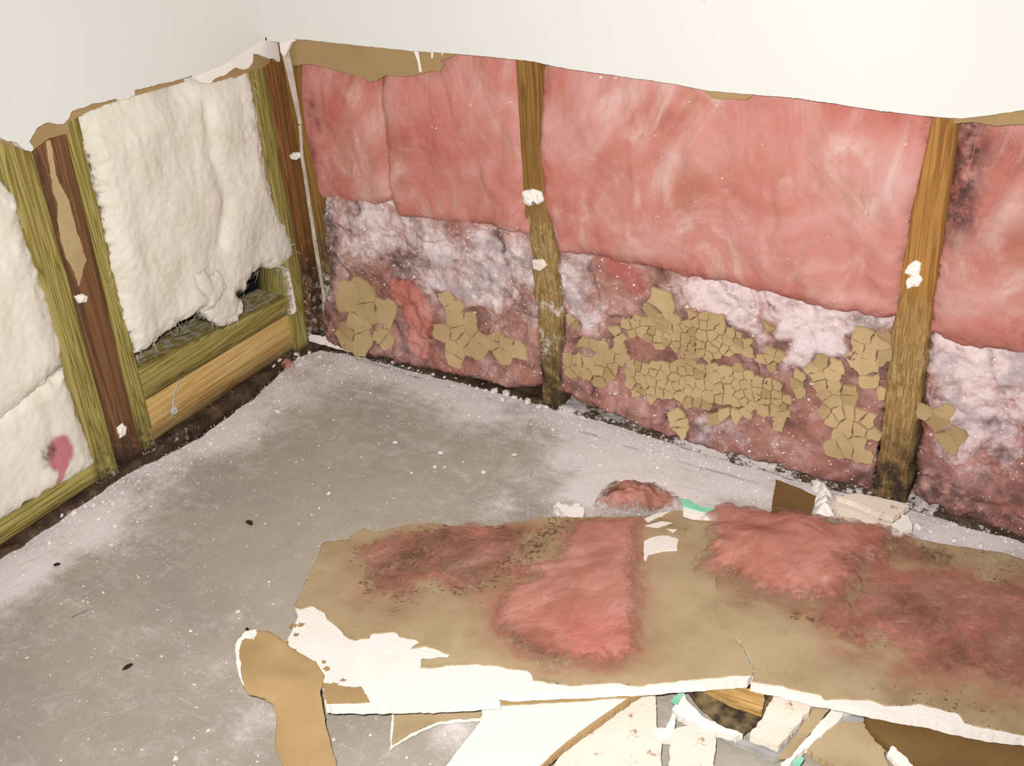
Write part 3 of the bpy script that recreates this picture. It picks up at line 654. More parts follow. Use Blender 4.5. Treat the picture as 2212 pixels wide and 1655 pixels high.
def a_l1(u, v, s):
    d = 0.25 + 0.25*sstep(0.10, 0.3, v)
    for (c, r) in wht1: d = d + 0.6*np.exp(-((u-c[0])**2+(v-c[1])**2)/r**2)
    d = d*(0.8+0.5*fbm(u, v, 0.05, 4, 6))
    st = 0.9*mask(mold1, u, v, 0.012, 0.02, 3) + 0.75*sstep(0.055, 0.0, v + 0.025*fbm(u, v, 0.05, 3, 2))
    for pp, _ in FL1:
        k_ = sstep(-0.012, 0.004, sdf(KF.px(pp), u, v)); st = np.maximum(st, 0.5*k_); d = d*(1-0.8*k_)
    st = np.maximum(st, vein(u, v, 51))
    return {'dust': np.clip(d, 0, 1), 'stain': np.clip(st, 0, 1), 'tint': 0.2*sstep(0.15, 0.05, v)}
lo1 = fluff('matted_lower_section', lowp1, KF, h_l1, M_PINKL, b1, 0.0026, 0.003, 0.012, 0.03, a_l1, 51)
upa = M(KF, [(608, 100), (850, 110), (842, 230), (845, 300), (843, 370), (846, 420), (845, 446), (800, 456), (750, 452), (672, 440), (645, 432), (628, 300), (612, 180)])
upb = M(KF, [(800, 110), (980, 80), (1129, 100), (1144, 400), (1156, 522), (1100, 512), (1060, 500), (960, 492), (900, 486), (850, 480), (832, 440), (822, 400), (824, 350), (812, 260), (806, 220)])
blk = [(M(KF, [p])[0], r) for p, r in [((668, 235), 0.020), ((680, 275), 0.010), ((668, 330), 0.015), ((672, 380), 0.012)]]
def a_ua(u, v, s):
    st = 0
    for (c, r) in blk: st = st + 0.75*np.exp(-(((u-c[0])*1.5)**2+((v-c[1])*0.7)**2)/r**2)
    return {'dust': 0.15*sstep(0.02, 0, s), 'stain': np.clip(st, 0, 1), 'tint': np.clip(0.2+0.5*fbm(u, v, 0.09, 2, 3), 0, 0.6)}
pt_ = lambda sd: (lambda u, v, s: {'dust': 0.12*sstep(0.03, 0, s) + 0*u, 'stain': 0*u, 'tint': np.clip(0.1+0.55*fbm(u, v, 0.12, 3, sd), 0, 0.7)})
hua = pink_h(-0.006, 0.03, 52); hub = pink_h(0.000, 0.03, 53)
fluff('fluffy_upper_section', upa, KF, hua, M_PINK, b1, 0.0026, 0.002, 0.012, 0.03, a_ua, 52)
fluff('fluffy_upper_section', upb, KF, hub, M_PINK, b1, 0.0026, 0.002, 0.012, 0.03, pt_(53), 53)
fibres('loose_fibre', 80, upb, KF, hub, M_PINK, b1, 53, (0.02, 0.09), 0.00032, 1.3, 1.2, 0.0016)
fibres('loose_fibre', 30, upa, KF, hua, M_PINK, b1, 52, (0.02, 0.06), 0.00032, 1.5, 0.8, 0.0016)
tong = M(KF, [(835, 600), (880, 600), (920, 640), (945, 670), (935, 720), (938, 770), (925, 782), (895, 765), (880, 740), (880, 705), (850, 660), (830, 630)])
h_t = lambda u, v, s: h_l1(u, v, np.full(u.shape, 0.05)) - 0.004 + 0.016*np.sqrt(np.clip(1-(1-np.clip(s/0.018, 0, 1))**2, 0, 1)) + 0.002*fbm(u, v, 0.02, 3, 3)
fluff('hanging_tuft', tong, KF, h_t, M_PINK, b1, 0.002, 0.004, 0.01, 0.01, lambda u, v, s: {'dust': 0.1+0*u, 'stain': 0*u, 'tint': 0.3+0*u}, 54)
voronoi_flakes(lo1, KF, FL1, low_s(51), M_FLAKE, 5)

# ---------------- second bay
b2 = thing('insulation_batt', 'wide pink fibreglass batt in the middle bay above the cracked paper', 'insulation', (0.88, 0.03, 0.01))
lowp2 = M(KF, [(1192, 530), (1350, 560), (1480, 590), (1640, 615), (1850, 665), (1938, 670), (1920, 800), (1888, 1062), (1640, 998), (1500, 958), (1380, 922), (1300, 890), (1205, 846), (1200, 640)])
h_l2 = low_h(61)
wht2 = [(M(KF, [p])[0], r, a) for p, r, a in [((1240, 600), 0.05, 0.8), ((1230, 660), 0.05, 0.6), ((1500, 650), 0.05, 0.9), ((1560, 640), 0.05, 0.9), ((1660, 690), 0.08, 0.5), ((1860, 700), 0.06, 0.9), ((1720, 770), 0.05, 0.7), ((1270, 710), 0.04, 0.6), ((1520, 900), 0.05, 0.7), ((1560, 910), 0.05, 0.6), ((1380, 620), 0.04, 0.4), ((1780, 720), 0.05, 0.6)]]
pinkspot2 = [M(KF, [p])[0] for p in [(1340, 590), (1370, 625), (1310, 575)]]
FL2 = [
    ([(1376, 658), (1427, 637), (1446, 653), (1434, 681), (1405, 690), (1370, 680)], 0.038),
    ([(1360, 691), (1400, 690), (1434, 684), (1507, 684), (1553, 695), (1591, 723), (1623, 747), (1614, 770), (1581, 777), (1507, 775), (1441, 761), (1367, 728), (1348, 714)], 0.0150),
    ([(1362, 793), (1413, 779), (1483, 789), (1553, 784), (1600, 807), (1647, 817), (1689, 840), (1703, 877), (1689, 891), (1600, 882), (1530, 877), (1441, 863), (1367, 849), (1357, 821)], 0.0160),
    ([(1208, 770), (1269, 761), (1339, 737), (1348, 779), (1306, 831), (1270, 822), (1222, 812)], 0.020),
    ([(1222, 742), (1297, 733), (1310, 748), (1250, 758)], 0.018),
    ([(1759, 775), (1801, 789), (1824, 821), (1852, 877), (1905, 900), (1900, 940), (1880, 948), (1871, 980), (1805, 947), (1768, 882), (1749, 803)], 0.020),
    ([(1819, 733), (1912, 728), (1906, 859), (1871, 840), (1838, 803)], 0.022),
    ([(1637, 779), (1679, 765), (1675, 807), (1647, 803)], 0.018),
    ([(1656, 751), (1703, 742), (1698, 761), (1665, 765)], 0.020),
    ([(1800, 958), (1870, 975), (1880, 1010), (1830, 985)], 0.026),
    ([(1270, 850), (1300, 852), (1290, 862)], 0.02), ([(1500, 880), (1600, 886), (1700, 893), (1696, 906), (1600, 900), (1510, 894)], 0.018), ([(1660, 905), (1740, 915), (1738, 926), (1665, 918)], 0.018), ([(1640, 700), (1668, 712), (1660, 730)], 0.018), ([(1705, 800), (1738, 806), (1745, 850), (1715, 870)], 0.017), ([(1220, 690), (1250, 700), (1240, 720)], 0.018), ([(1310, 700), (1340, 705), (1345, 740), (1315, 735)], 0.018), ([(1455, 872), (1500, 880), (1500, 935), (1470, 925)], 0.022)]
def a_l2(u, v, s):
    d = 0.15 + 0*u
    for (c, r, a) in wht2: d = d + a*np.exp(-((u-c[0])**2+(v-c[1])**2)/r**2)
    d = d*(0.85+0.5*fbm(u, v, 0.05, 4, 6))
    t = 0.25*sstep(0.15, 0.03, v)
    for c in pinkspot2: t = t + 0.8*np.exp(-((u-c[0])**2+(v-c[1])**2)/0.022**2); 
    for c in pinkspot2: d = d - 0.5*np.exp(-((u-c[0])**2+(v-c[1])**2)/0.022**2)
    st = 0.8*sstep(0.06, 0.0, v + 0.03*fbm(u, v, 0.06, 3, 2)) + 0.5*sstep(0.10, 0.0, v)*sstep(0.9, 1.1, u)
    for pp, _ in FL2:
        k_ = sstep(-0.012, 0.004, sdf(KF.px(pp), u, v)); st = np.maximum(st, 0.6*k_); d = d*(1-0.8*k_)
    st = np.maximum(st, vein(u, v, 61))
    return {'dust': np.clip(d, 0, 1), 'stain': np.clip(st, 0, 1), 'tint': np.clip(t, 0, 1)}
lo2 = fluff('matted_lower_section', lowp2, KF, h_l2, M_PINKL, b2, 0.0028, 0.003, 0.012, 0.03, a_l2, 61)
upc = M(KF, [(1144, 100), (1400, 130), (1700, 170), (2032, 215), (2006, 380), (1982, 472), (1948, 690), (1905, 700), (1850, 690), (1790, 682), (1750, 672), (1640, 645), (1560, 622), (1480, 612), (1420, 592), (1350, 580), (1280, 565), (1200, 556), (1180, 500), (1164, 440), (1150, 270)])
huc = pink_h(0.004, 0.035, 63, 0.008)
fluff('fluffy_upper_section', upc, KF, huc, M_PINK, b2, 0.003, 0.003, 0.014, 0.03, pt_(66), 63)
fibres('loose_fibre', 150, upc, KF, huc, M_PINK, b2, 63, (0.02, 0.12), 0.00032, lambda u, v: 1.5 - 1.4*sstep(0.6, 1.0, u), 1.3, 0.0016)
voronoi_flakes(lo2, KF, FL2, low_s(61), M_FLAKE, 9)

# ---------------- third bay
b3 = thing('insulation_batt', 'pink fibreglass batt in the bay at the right edge of the frame', 'insulation', (1.35, 0.03, 0.01))
lowp3 = M(KF, [(2000, 715), (2080, 740), (2212, 750), (2420, 790), (2420, 1215), (2212, 1160), (2060, 1112), (1968, 1070), (1985, 900)])
h_l3 = low_h(71)
wht3 = [(M(KF, [p])[0], r, a) for p, r, a in [((2040, 770), 0.06, 1.0), ((2090, 820), 0.06, 0.8), ((2160, 860), 0.08, 0.6), ((2110, 990), 0.05, 0.6), ((2200, 800), 0.08, 0.6)]]
dark3 = M(KF, [(2140, 920), (2180, 940), (2250, 965)])
def a_l3(u, v, s):
    d = 0.1 + 0*u
    for (c, r, a) in wht3: d = d + a*np.exp(-((u-c[0])**2+(v-c[1])**2)/r**2)
    d = d*(0.85+0.5*fbm(u, v, 0.05, 4, 6))
    st = np.maximum(0.95*sstep(0.17, 0.03, v + 0.06*fbm(u, v, 0.06, 3, 2)), vein(u, v, 71)) + 0.5*np.exp(-(linedist(dark3, u, v)/0.012)**2)
    return {'dust': np.clip(d, 0, 1), 'stain': np.clip(st, 0, 1), 'tint': np.clip(0.3 + 0.8*np.exp(-(linedist(dark3, u, v)/0.03)**2), 0, 1)}
lo3 = fluff('matted_lower_section', lowp3, KF, h_l3, M_PINKL, b3, 0.0028, 0.003, 0.012, 0.03, a_l3, 71)
upd = M(KF, [(2050, 225), (2212, 230), (2420, 260), (2420, 815), (2212, 782), (2140, 772), (2080, 768), (2030, 750), (1994, 728), (2000, 640), (2028, 480), (2046, 330)])
hud0 = pink_h(0.000, 0.05, 73)
dark_band3 = M(KF, [(2065, 260), (2090, 280), (2080, 400), (2075, 470)])  # darker band down the wool just right of the orange brown stud
fluff('fluffy_upper_section', upd, KF, hud0, M_PINK, b3, 0.0028, 0.003, 0.012, 0.03, lambda u, v, s: {'dust': 0.1*sstep(0.03, 0, s), 'tint': np.clip(0.1+0.5*fbm(u, v, 0.1, 3, 4), 0, .6), 'stain': np.clip(0.75*np.exp(-(linedist(dark_band3, u, v)/0.022)**2) + 0.25*np.exp(-(linedist(dark_band3, u, v)/0.07)**2) + 0.22*sstep(-0.2, 0.5, fbm(u, v, 0.08, 3, 9)), 0, 1)}, 73)
fibres('loose_fibre', 50, upd, KF, hud0, M_PINK, b3, 73, (0.02, 0.08), 0.00032, 1.3, 1.2, 0.0016)
voronoi_flakes(lo3, KF, [([(1992, 887), (2029, 877), (2043, 924), (2090, 929), (2062, 971), (2011, 952)], 0.026), ([(2099, 1115), (2202, 1111), (2207, 1143), (2123, 1129)], 0.04)], low_s(71), M_FLAKE, 11)

# ================================================================== PLASTER LUMPS, SCREWS, TAPE ON THE FRAMING
def lump(name, px, fr, mat, parent, height=0.003, seed=0, res=0.0012, edge=0.006, label=None):
    p = fr.px(px)
    o = fluff(name, p, fr, lambda u, v, s: height*np.sqrt(np.clip(1-(1-np.clip(s/edge, 0, 1))**2, 0, 1))*(1 + 0.35*fbm(u, v, 0.008, 3, seed)), mat, parent, res, 0.001, 0.006, 0.003, None, seed)
    if label: o['label'] = label
    return o
def disc(name, c, r, t, axis, mat, parent, n=14):
    a = np.arange(n)*2*math.pi/n; c = np.array(c, float)
    e1, e2, e3 = {'y': ((1, 0, 0), (0, 0, 1), (0, -1, 0)), 'x': ((0, 1, 0), (0, 0, 1), (1, 0, 0)), 'z': ((1, 0, 0), (0, 1, 0), (0, 0, 1))}[axis]
    e1, e2, e3 = map(np.array, (e1, e2, e3))
    rings = [(r, 0), (r, t*0.6), (r*0.75, t), (r*0.25, t), (r*0.22, t*0.5)]
    V = [c + rr*(math.cos(x)*e1 + math.sin(x)*e2) + h*e3 for rr, h in rings for x in a]; V.append(c + t*0.5*e3)
    F = [(i*n+j, i*n+(j+1) % n, (i+1)*n+(j+1) % n, (i+1)*n+j) for i in range(len(rings)-1) for j in range(n)]
    F += [((len(rings)-1)*n+j, (len(rings)-1)*n+(j+1) % n, len(V)-1) for j in range(n)]
    return mesh_obj(name, V, F, mat, parent, True)
sr = FrR(SF - 0.0005)
lump('plaster_patch', [(1130, 412), (1150, 408), (1170, 414), (1176, 432), (1165, 441), (1145, 446), (1131, 436)], sr, M_GYP, st2, 0.005, 1)
q = PR((1157, 437), SF); disc('screw_head', (q[0], SF-0.0045, q[1]), 0.004, 0.003, 'y', M_METAL, st2)
lump('plaster_patch', [(1958, 576), (1972, 566), (1980, 562), (1990, 570), (1986, 592), (1994, 604), (1984, 618), (1960, 624), (1956, 608), (1968, 596), (1954, 590)], sr, M_GYP, st3, 0.003, 2)
lump('plaster_patch', [(1150, 562), (1172, 560), (1180, 574), (1168, 586), (1152, 582)], sr, M_GYPD, st2, 0.003, 3)
slf = FrL(-SF - 0.007 + 0.0005)
lump('plaster_patch', [(162, 640), (178, 634), (190, 640), (186, 652), (170, 656)], slf, M_GYP, sm, 0.004, 4)
lump('plaster_patch', [(252, 925), (264, 915), (274, 922), (270, 940), (258, 946)], slf, M_GYP, sm, 0.004, 5)
slab('glued_paper_strip', slf.px([(100, 304), (109, 303), (119, 372), (135, 408), (148, 432), (166, 500), (186, 560), (170, 620), (160, 590), (142, 557), (133, 526), (124, 470), (125, 445), (114, 412), (105, 350)]), slf, 0.0005, -0.001, m_kraft('pale_glued_paper', (196, 172, 128), (170, 144, 104), False), sm, 0.003, 0.001, 30)
lump('plaster_patch', [(625, 335), (634, 329), (646, 331), (650, 338), (640, 346), (628, 343)], FrR(SF-0.004), M_GYP, bpy.data.objects['wall_stud.005'], 0.003, 6)
tf = FrR(0.004)
slab('joint_tape', tf.px([(603, 92), (621, 94), (632, 150), (642, 205), (652, 266), (646, 272), (632, 208), (618, 150)]), tf, 0.0008, -0.0004, M_TAPE, wr, 0.004, 0.0005, 31)
slab('joint_tape', tf.px([(645, 268), (651, 268), (656, 340), (672, 440), (684, 520), (704, 650), (699, 652), (678, 530), (665, 442), (650, 342)]), tf, 0.0008, -0.0004, M_TAPE, wr, 0.004, 0.0006, 32)

# plastic tie lying against the left sole plate
def tube(name, pts, r, mat, parent=None, n=6):
    P = np.array(pts, float); V = []; F = []
    for i, p in enumerate(P):
        d = P[min(i+1, len(P)-1)] - P[max(i-1, 0)]; d = d/np.linalg.norm(d); a = np.cross(d, (0.3, 0.5, 0.81)); a /= np.linalg.norm(a); b = np.cross(d, a)
        for k in range(n): t = 2*math.pi*k/n; V.append(p + r*(math.cos(t)*a + math.sin(t)*b))
    for i in range(len(P)-1):
        for k in range(n): F.append((i*n+k, i*n+(k+1) % n, (i+1)*n+(k+1) % n, (i+1)*n+k))
    F.append(tuple(range(n))); F.append(tuple(range((len(P)-1)*n, len(P)*n)))
    return mesh_obj(name, V, F, mat, parent, True)
q0 = FrL(-0.02); tp = [q0(np.array([u]), np.array([v]), np.array([0.0]))[0] for u, v in q0.px([(374, 884), (374, 862), (380, 838), (389, 815)])]
tie = thing('plastic_tie', 'white plastic tie with round head on the dark left sole plate', 'tie', tuple(tp[0]))
tube('string', tp, 0.0012, M_FILM, tie); disc('round_head', tp[0] - np.array([0, 0, 0.003]), 0.008, 0.005, 'x', M_FILM, tie)

# ================================================================== FALLEN BOARDS ON THE FLOOR
PB1 = plane3(((785, 1144), 0.0140), ((1391, 1115), 0.0140), ((1100, 1500), 0.055))
def zat(p, pl): q = PF(p, pl); return pl[0] + pl[1]*q[0] + pl[2]*q[1]
PB2 = plane3(((1553, 1108), zat((1553, 1108), PB1)), ((1562, 1363), zat((1562, 1363), PB1)), ((2172, 1196), 0.0140))
F1 = FrF(PB1); F2 = FrF(PB2)
c1 = F1.px([(1230, 1480)])[0]
bd1 = thing('fallen_plasterboard', 'large torn plasterboard lying tan side up, left of the crack, with bare white end', 'plasterboard', (c1[0], c1[1], 0.014))
split = [(1553, 1108), (1556, 1220), (1562, 1363), (1596, 1387), (1619, 1422), (1629, 1445), (1623, 1459)]
far1 = [(638, 1311), (699, 1172), (752, 1166), (764, 1154), (785, 1144), (813, 1150), (878, 1136), (927, 1131), (988, 1138), (1070, 1138), (1171, 1119), (1273, 1119), (1391, 1117), (1455, 1105), (1494, 1103)]
near_paper = [(1545, 1465), (1460, 1474), (1397, 1480), (1391, 1484), (1314, 1477), (1232, 1484), (1151, 1472), (1147, 1452), (1110, 1447), (1070, 1439), (988, 1437), (931, 1445), (907, 1444), (911, 1425), (980, 1420), (950, 1408), (919, 1398), (887, 1402), (907, 1386), (862, 1376), (854, 1366), (797, 1372), (801, 1379), (764, 1385), (744, 1375), (728, 1354), (707, 1338), (703, 1325), (675, 1311), (650, 1317)]
core1 = far1 + split + [(1616, 1470), (1400, 1486), (1232, 1494), (1102, 1500), (1062, 1494), (1076, 1506), (1082, 1516), (948, 1524), (804, 1527), (703, 1526), (699, 1490), (690, 1474), (650, 1452), (600, 1412), (602, 1398), (622, 1382), (634, 1353), (644, 1333)]
slab('gypsum_core', F1.px(core1), F1, 0.0, -0.0125, M_GYPD if False else M_GYP, bd1, 0.004, 0.0011, 41)
P2px = [(764, 1195), (777, 1178), (866, 1150), (930, 1145), (1013, 1129), (1135, 1132), (1165, 1136), (1140, 1180), (1110, 1219), (1070, 1256), (1041, 1284), (968, 1280), (907, 1268), (891, 1292), (846, 1308), (793, 1292), (777, 1260), (781, 1231)]
P1px = [(1389, 1116), (1387, 1427), (1338, 1450), (1293, 1447), (1245, 1449), (1171, 1453), (1131, 1431), (1090, 1398), (1057, 1357), (1070, 1304), (1102, 1272), (1151, 1256), (1118, 1235), (1192, 1215), (1215, 1170), (1224, 1142), (1245, 1124), (1314, 1123)]
P3px = [(1506, 1118), (1568, 1092), (1615, 1096), (1701, 1112), (1779, 1132), (1857, 1132), (1915, 1143), (1942, 1163), (1927, 1227), (1868, 1243), (1857, 1289), (1837, 1352), (1798, 1344), (1759, 1321), (1681, 1317), (1623, 1305), (1600, 1289), (1568, 1266), (1490, 1247), (1506, 1208), (1518, 1169)]
P4px = [(1850, 1290), (1870, 1250), (1935, 1231), (2020, 1238), (2090, 1247), (2129, 1262), (2212, 1274), (2330, 1300), (2330, 1500), (2212, 1492), (2149, 1488), (2090, 1461), (2012, 1461), (1958, 1449), (1946, 1422), (1903, 1383), (1876, 1414), (1841, 1406), (1814, 1379), (1830, 1340)]
q1, q2 = F1.px(P1px), F1.px(P2px); q3, q4 = F2.px(P3px), F2.px(P4px)
moldb = F1.px([(1205, 1130), (1160, 1185), (1120, 1235)]); moldc = F1.px([(1230, 1110), (1330, 1128), (1420, 1125), (1470, 1140)])
def a_p1(u, v, s):
    near = np.maximum(sdf(q2, u, v), -1); nd = np.exp(-(np.clip(-near, 0, 1)/0.03)**1.2)
    st = 0.75*nd + 0.9*np.exp(-(linedist(moldb, u, v)/0.022)**2) + 0.6*np.exp(-(linedist(moldc, u, v)/0.02)**2)
    st = st + 0.25*np.exp(-(np.clip(-sdf(q1, u, v), 0, 1)/0.02)**1.2)
    pk = 0.75*np.exp(-(np.clip(-sdf(q1, u, v), 0, 1)/0.016)**1.5) + 0.4*nd
    return {'stain': np.clip(st*(0.85+0.4*fbm(u, v, 0.04, 3, 3)), 0, 1), 'dust': np.clip(pk, 0, 1)}
fluff('backing_paper', F1.px(far1 + split + near_paper), F1, lambda u, v, s: 0.0009 + 0.0012*sstep(0.006, 0, s)*np.clip(fbm(u, v, 0.03, 2, 4), 0, 1), M_BACK, bd1, 0.003, 0.0016, 0.010, 0.001, a_p1, 42)
slab('paper_scrap', F1.px([(662, 1453), (690, 1472), (709, 1478), (760, 1486), (782, 1484), (790, 1500), (801, 1519), (770, 1520), (705, 1522), (699, 1490)]), F1, 0.001, -0.0002, M_KRAFT2, bd1, 0.003, 0.001, 43)
slab('paper_scrap', F1.px([(602, 1398), (622, 1384), (624, 1400), (640, 1420), (650, 1440), (634, 1434), (600, 1412)]), F1, 0.0008, -0.0002, M_KRAFT2, bd1, 0.002, 0.0016, 44)
slab('gypsum_scab', F1.px([(1391, 1172), (1404, 1166), (1423, 1161), (1445, 1162), (1465, 1168), (1462, 1190), (1430, 1193), (1400, 1200), (1396, 1216), (1391, 1212)]), F1, 0.0032, 0.0006, M_GYP, bd1, 0.002, 0.0009, 45)
for i, pp in enumerate([[(1392, 1122), (1420, 1112), (1450, 1106), (1425, 1118), (1400, 1130)], [(1395, 1138), (1430, 1128), (1450, 1132), (1420, 1142)], [(1440, 1144), (1462, 1146), (1455, 1152)]]):
    slab('gypsum_scab', F1.px(pp), F1, 0.0022, 0.0006, M_GYP, bd1, 0.002, 0.001, 46+i)

LASTW = []
def wool(name, poly, fr, thick, edge, seed, attrs, parent, res=0.0028, jit=0.008):
    def hf(u, v, s):
        pr = np.sqrt(np.clip(1-(1-np.clip(s/edge, 0, 1))**2, 0, 1)); sw = u + 0.03*fbm(u, v, 0.1, 2, seed+9)
        return 0.0012 + pr*thick*(1 + 0.35*fbm(u, v, 0.12, 2, seed)) + pr*(0.05*thick+0.0008)*fbm(sw, v*0.5, 0.025, 3, seed+3)
    o = fluff(name, poly, fr, hf, M_PINKB, parent if not isinstance(parent, str) else None, res, jit, 0.02, 0.0, attrs, seed)
    if isinstance(parent, str): tag(o, parent, 'insulation'); LASTW.append(o)
    return hf
bri = F1.px([(1290, 1400)])[0]; drk = [F1.px([p])[0] for p in [(1150, 1425), (1110, 1395), (1190, 1445)]]
def a_w1(u, v, s):
    st = 0
    for c in drk: st = st + 0.6*np.exp(-((u-c[0])**2+(v-c[1])**2)/0.026**2)
    return {'dust': 0*u, 'stain': np.clip(st, 0, 1), 'tint': 0.55*np.exp(-((u-bri[0])**2+(v-bri[1])**2)/0.07**2), 'thin': 0.5*sstep(0.03, 0.0, s)}
w1 = wool('wool_clump', q1, F1, 0.014, 0.035, 81, a_w1, 'bright pink wool clump with straight right edge on the large fallen board', jit=0.005)
fibres('loose_fibre', 200, q1, F1, w1, M_PINKB, LASTW[-1], 81, (0.03, 0.12), 0.00025, 0.3, 0.9, 0.003)
def a_w2(u, v, s): return {'dust': 0*u, 'stain': np.clip(0.42 + 0.7*fbm(u, v, 0.05, 4, 8), 0, 1), 'tint': np.clip(0.4*fbm(u, v, 0.06, 2, 3), 0, 0.5), 'thin': 0.62+0*u}
w2 = wool('wool_clump', q2, F1, 0.005, 0.03, 82, a_w2, 'thin mouldy dark pink wool layer at the left of the large fallen board', jit=0.012)
fibres('loose_fibre', 260, q2, F1, w2, M_PINKB, LASTW[-1], 82, (0.02, 0.08), 0.00028, 0.6, 1.1, 0.003)
for i, pp in enumerate([[(910, 1180), (925, 1176), (940, 1210), (965, 1235), (1010, 1258), (1045, 1278), (1020, 1286), (975, 1275), (940, 1255), (918, 1225)],
                        [(1188, 1100), (1200, 1098), (1222, 1118), (1238, 1142), (1250, 1180), (1226, 1175), (1222, 1145), (1205, 1118)]]):
    wool('wool_wisp', F1.px(pp), F1, 0.009, 0.012, 84+i, lambda u, v, s: {'dust': 0.1+0*u, 'stain': 0*u, 'tint': 0*u}, ('curved pink wisp of wool lying across the mouldy dark layer', 'pink wisp of wool poking over the far edge of the large board')[i], 0.0022, 0.004)

c2 = F2.px([(1950, 1400)])[0]
bd2 = thing('fallen_plasterboard', 'torn plasterboard lying tan side up at right edge, right of the crack', 'plasterboard', (c2[0], c2[1], 0.014))
far2 = [(1556, 1109), (1620, 1112), (1755, 1131), (1837, 1138), (1935, 1154), (2012, 1173), (2090, 1185), (2172, 1197), (2212, 1211), (2330, 1240)]
near2t = [(2330, 1612), (2212, 1591), (2129, 1575), (2083, 1563), (2071, 1544), (1989, 1524), (1911, 1526), (1876, 1513), (1779, 1513), (1771, 1503), (1673, 1481), (1625, 1474)]
near2 = [(2330, 1622), (2212, 1594), (2150, 1588), (2090, 1578), (1997, 1556), (1911, 1540), (1850, 1528), (1763, 1511), (1690, 1492), (1620, 1477)]
spl2 = [(1631, 1446), (1621, 1422), (1598, 1386), (1562, 1363), (1555, 1220)]
slab('gypsum_core', F2.px(far2 + near2 + spl2), F2, 0.0, -0.0125, M_GYP, bd2, 0.004, 0.0011, 51)
mold2 = [F2.px(p) for p in ([(1480, 1252), (1560, 1290), (1600, 1300)], [(1690, 1320), (1760, 1335)], [(1800, 1345), (1835, 1360)], [(1960, 1290), (2130, 1345)])]
def a_p2(u, v, s):
    st = 0
    for i, m in enumerate(mold2): st = st + (0.75, 0.7, 0.8, 0.3)[i]*np.exp(-(linedist(m, u, v)/0.020)**2)
    st = st + 0.6*sstep(0.0, 0.25, u - 1.05) + 0.2*np.exp(-(np.clip(-sdf(q3, u, v), 0, 1)/0.02)**1.3)
    pk = 0.6*np.exp(-(np.clip(-sdf(q3, u, v), 0, 1)/0.016)**1.5) + 0.9*np.exp(-(np.clip(-sdf(q4, u, v), 0, 1)/0.03)**1.5)
    return {'stain': np.clip(st*(0.85+0.4*fbm(u, v, 0.04, 3, 3)), 0, 1), 'dust': np.clip(pk, 0, 1)}
fluff('backing_paper', F2.px(far2 + near2t + [(1631, 1446), (1621, 1422), (1598, 1386), (1562, 1364), (1546, 1340), (1545, 1220), (1546, 1109)]), F2, lambda u, v, s: 0.0015 + 0*u, M_BACK, bd2, 0.003, 0.0016, 0.010, 0.001, a_p2, 52)
def a_w3(u, v, s): return {'dust': 0.15*sstep(0.02, 0.05, s), 'stain': np.clip(0.55*sstep(0.03, 0.0, s)*(0.5+fbm(u, v, 0.04, 3, 2)), 0, 1), 'tint': 0.15+0*u, 'thin': 0.6*sstep(0.05, 0.01, s)}
w3 = wool('wool_clump', q3, F2, 0.026, 0.06, 91, a_w3, 'thick pale pink wool clump at the far side of the right board', jit=0.010)
fibres('loose_fibre', 200, q3, F2, w3, M_PINKB, LASTW[-1], 91, (0.03, 0.10), 0.00025, -0.4, 1.0, 0.003)
def a_w4(u, v, s): return {'dust': 0*u, 'stain': np.clip(0.30 + 0.6*fbm(u, v, 0.08, 4, 8), 0, 0.9), 'tint': np.clip(0.2+0.3*fbm(u, v, 0.06, 2, 3), 0, 0.5), 'thin': 0.55+0*u}
w4 = wool('wool_clump', q4, F2, 0.006, 0.04, 92, a_w4, 'broad thin brownish pink wool layer at the right edge of the frame', jit=0.014)
fibres('loose_fibre', 260, q4, F2, w4, M_PINKB, LASTW[-1], 92, (0.03, 0.10), 0.00025, -0.5, 0.8, 0.003)
q5 = F2.px([(1920, 1141), (1960, 1150), (2010, 1176), (2080, 1200), (2060, 1235), (1980, 1232), (1920, 1228)])
w5 = wool('wool_clump', q5, F2, 0.004, 0.03, 93, lambda u, v, s: {'dust': 0*u, 'stain': np.clip(0.55+0.6*fbm(u, v, 0.05, 3, 4), 0, 1), 'tint': 0*u, 'thin': 0.7+0*u}, 'dark wispy wool shred behind the broad thin wool layer', jit=0.016)

# clump of wool on the floor behind the boards
q0p = FR0.px([(1282, 1112), (1284, 1088), (1300, 1066), (1330, 1048), (1350, 1056), (1400, 1056), (1440, 1068), (1478, 1084), (1474, 1108), (1430, 1122), (1330, 1126)])
def a_w0(u, v, s): return {'dust': 0*u, 'stain': np.clip(0.35+0.8*fbm(u, v, 0.03, 4, 8), 0, 1), 'tint': 0*u}
o0 = fluff('wool_tuft', q0p, FR0, lambda u, v, s: 0.001 + 0.022*np.sqrt(np.clip(1-(1-np.clip(s/0.03, 0, 1))**2, 0, 1))*(1+0.5*fbm(u, v, 0.03, 3, 4)), M_PINKB, None, 0.0025, 0.005, 0.015, 0.0, a_w0, 94)
tag(o0, 'dark pink tuft of wool on the floor behind the large fallen board', 'insulation')
o0 = fluff('wool_tuft', FR0.px([(604, 798), (612, 786), (630, 784), (640, 794), (634, 808), (616, 814)]), FR0, lambda u, v, s: 0.001 + 0.016*np.sqrt(np.clip(1-(1-np.clip(s/0.014, 0, 1))**2, 0, 1)), M_PINK, None, 0.002, 0.002, 0.01, 0.0, lambda u, v, s: {'dust': 0*u, 'stain': 0*u, 'tint': 0*u}, 95)
tag(o0, 'small pale pink tuft of wool in the floor corner', 'insulation')

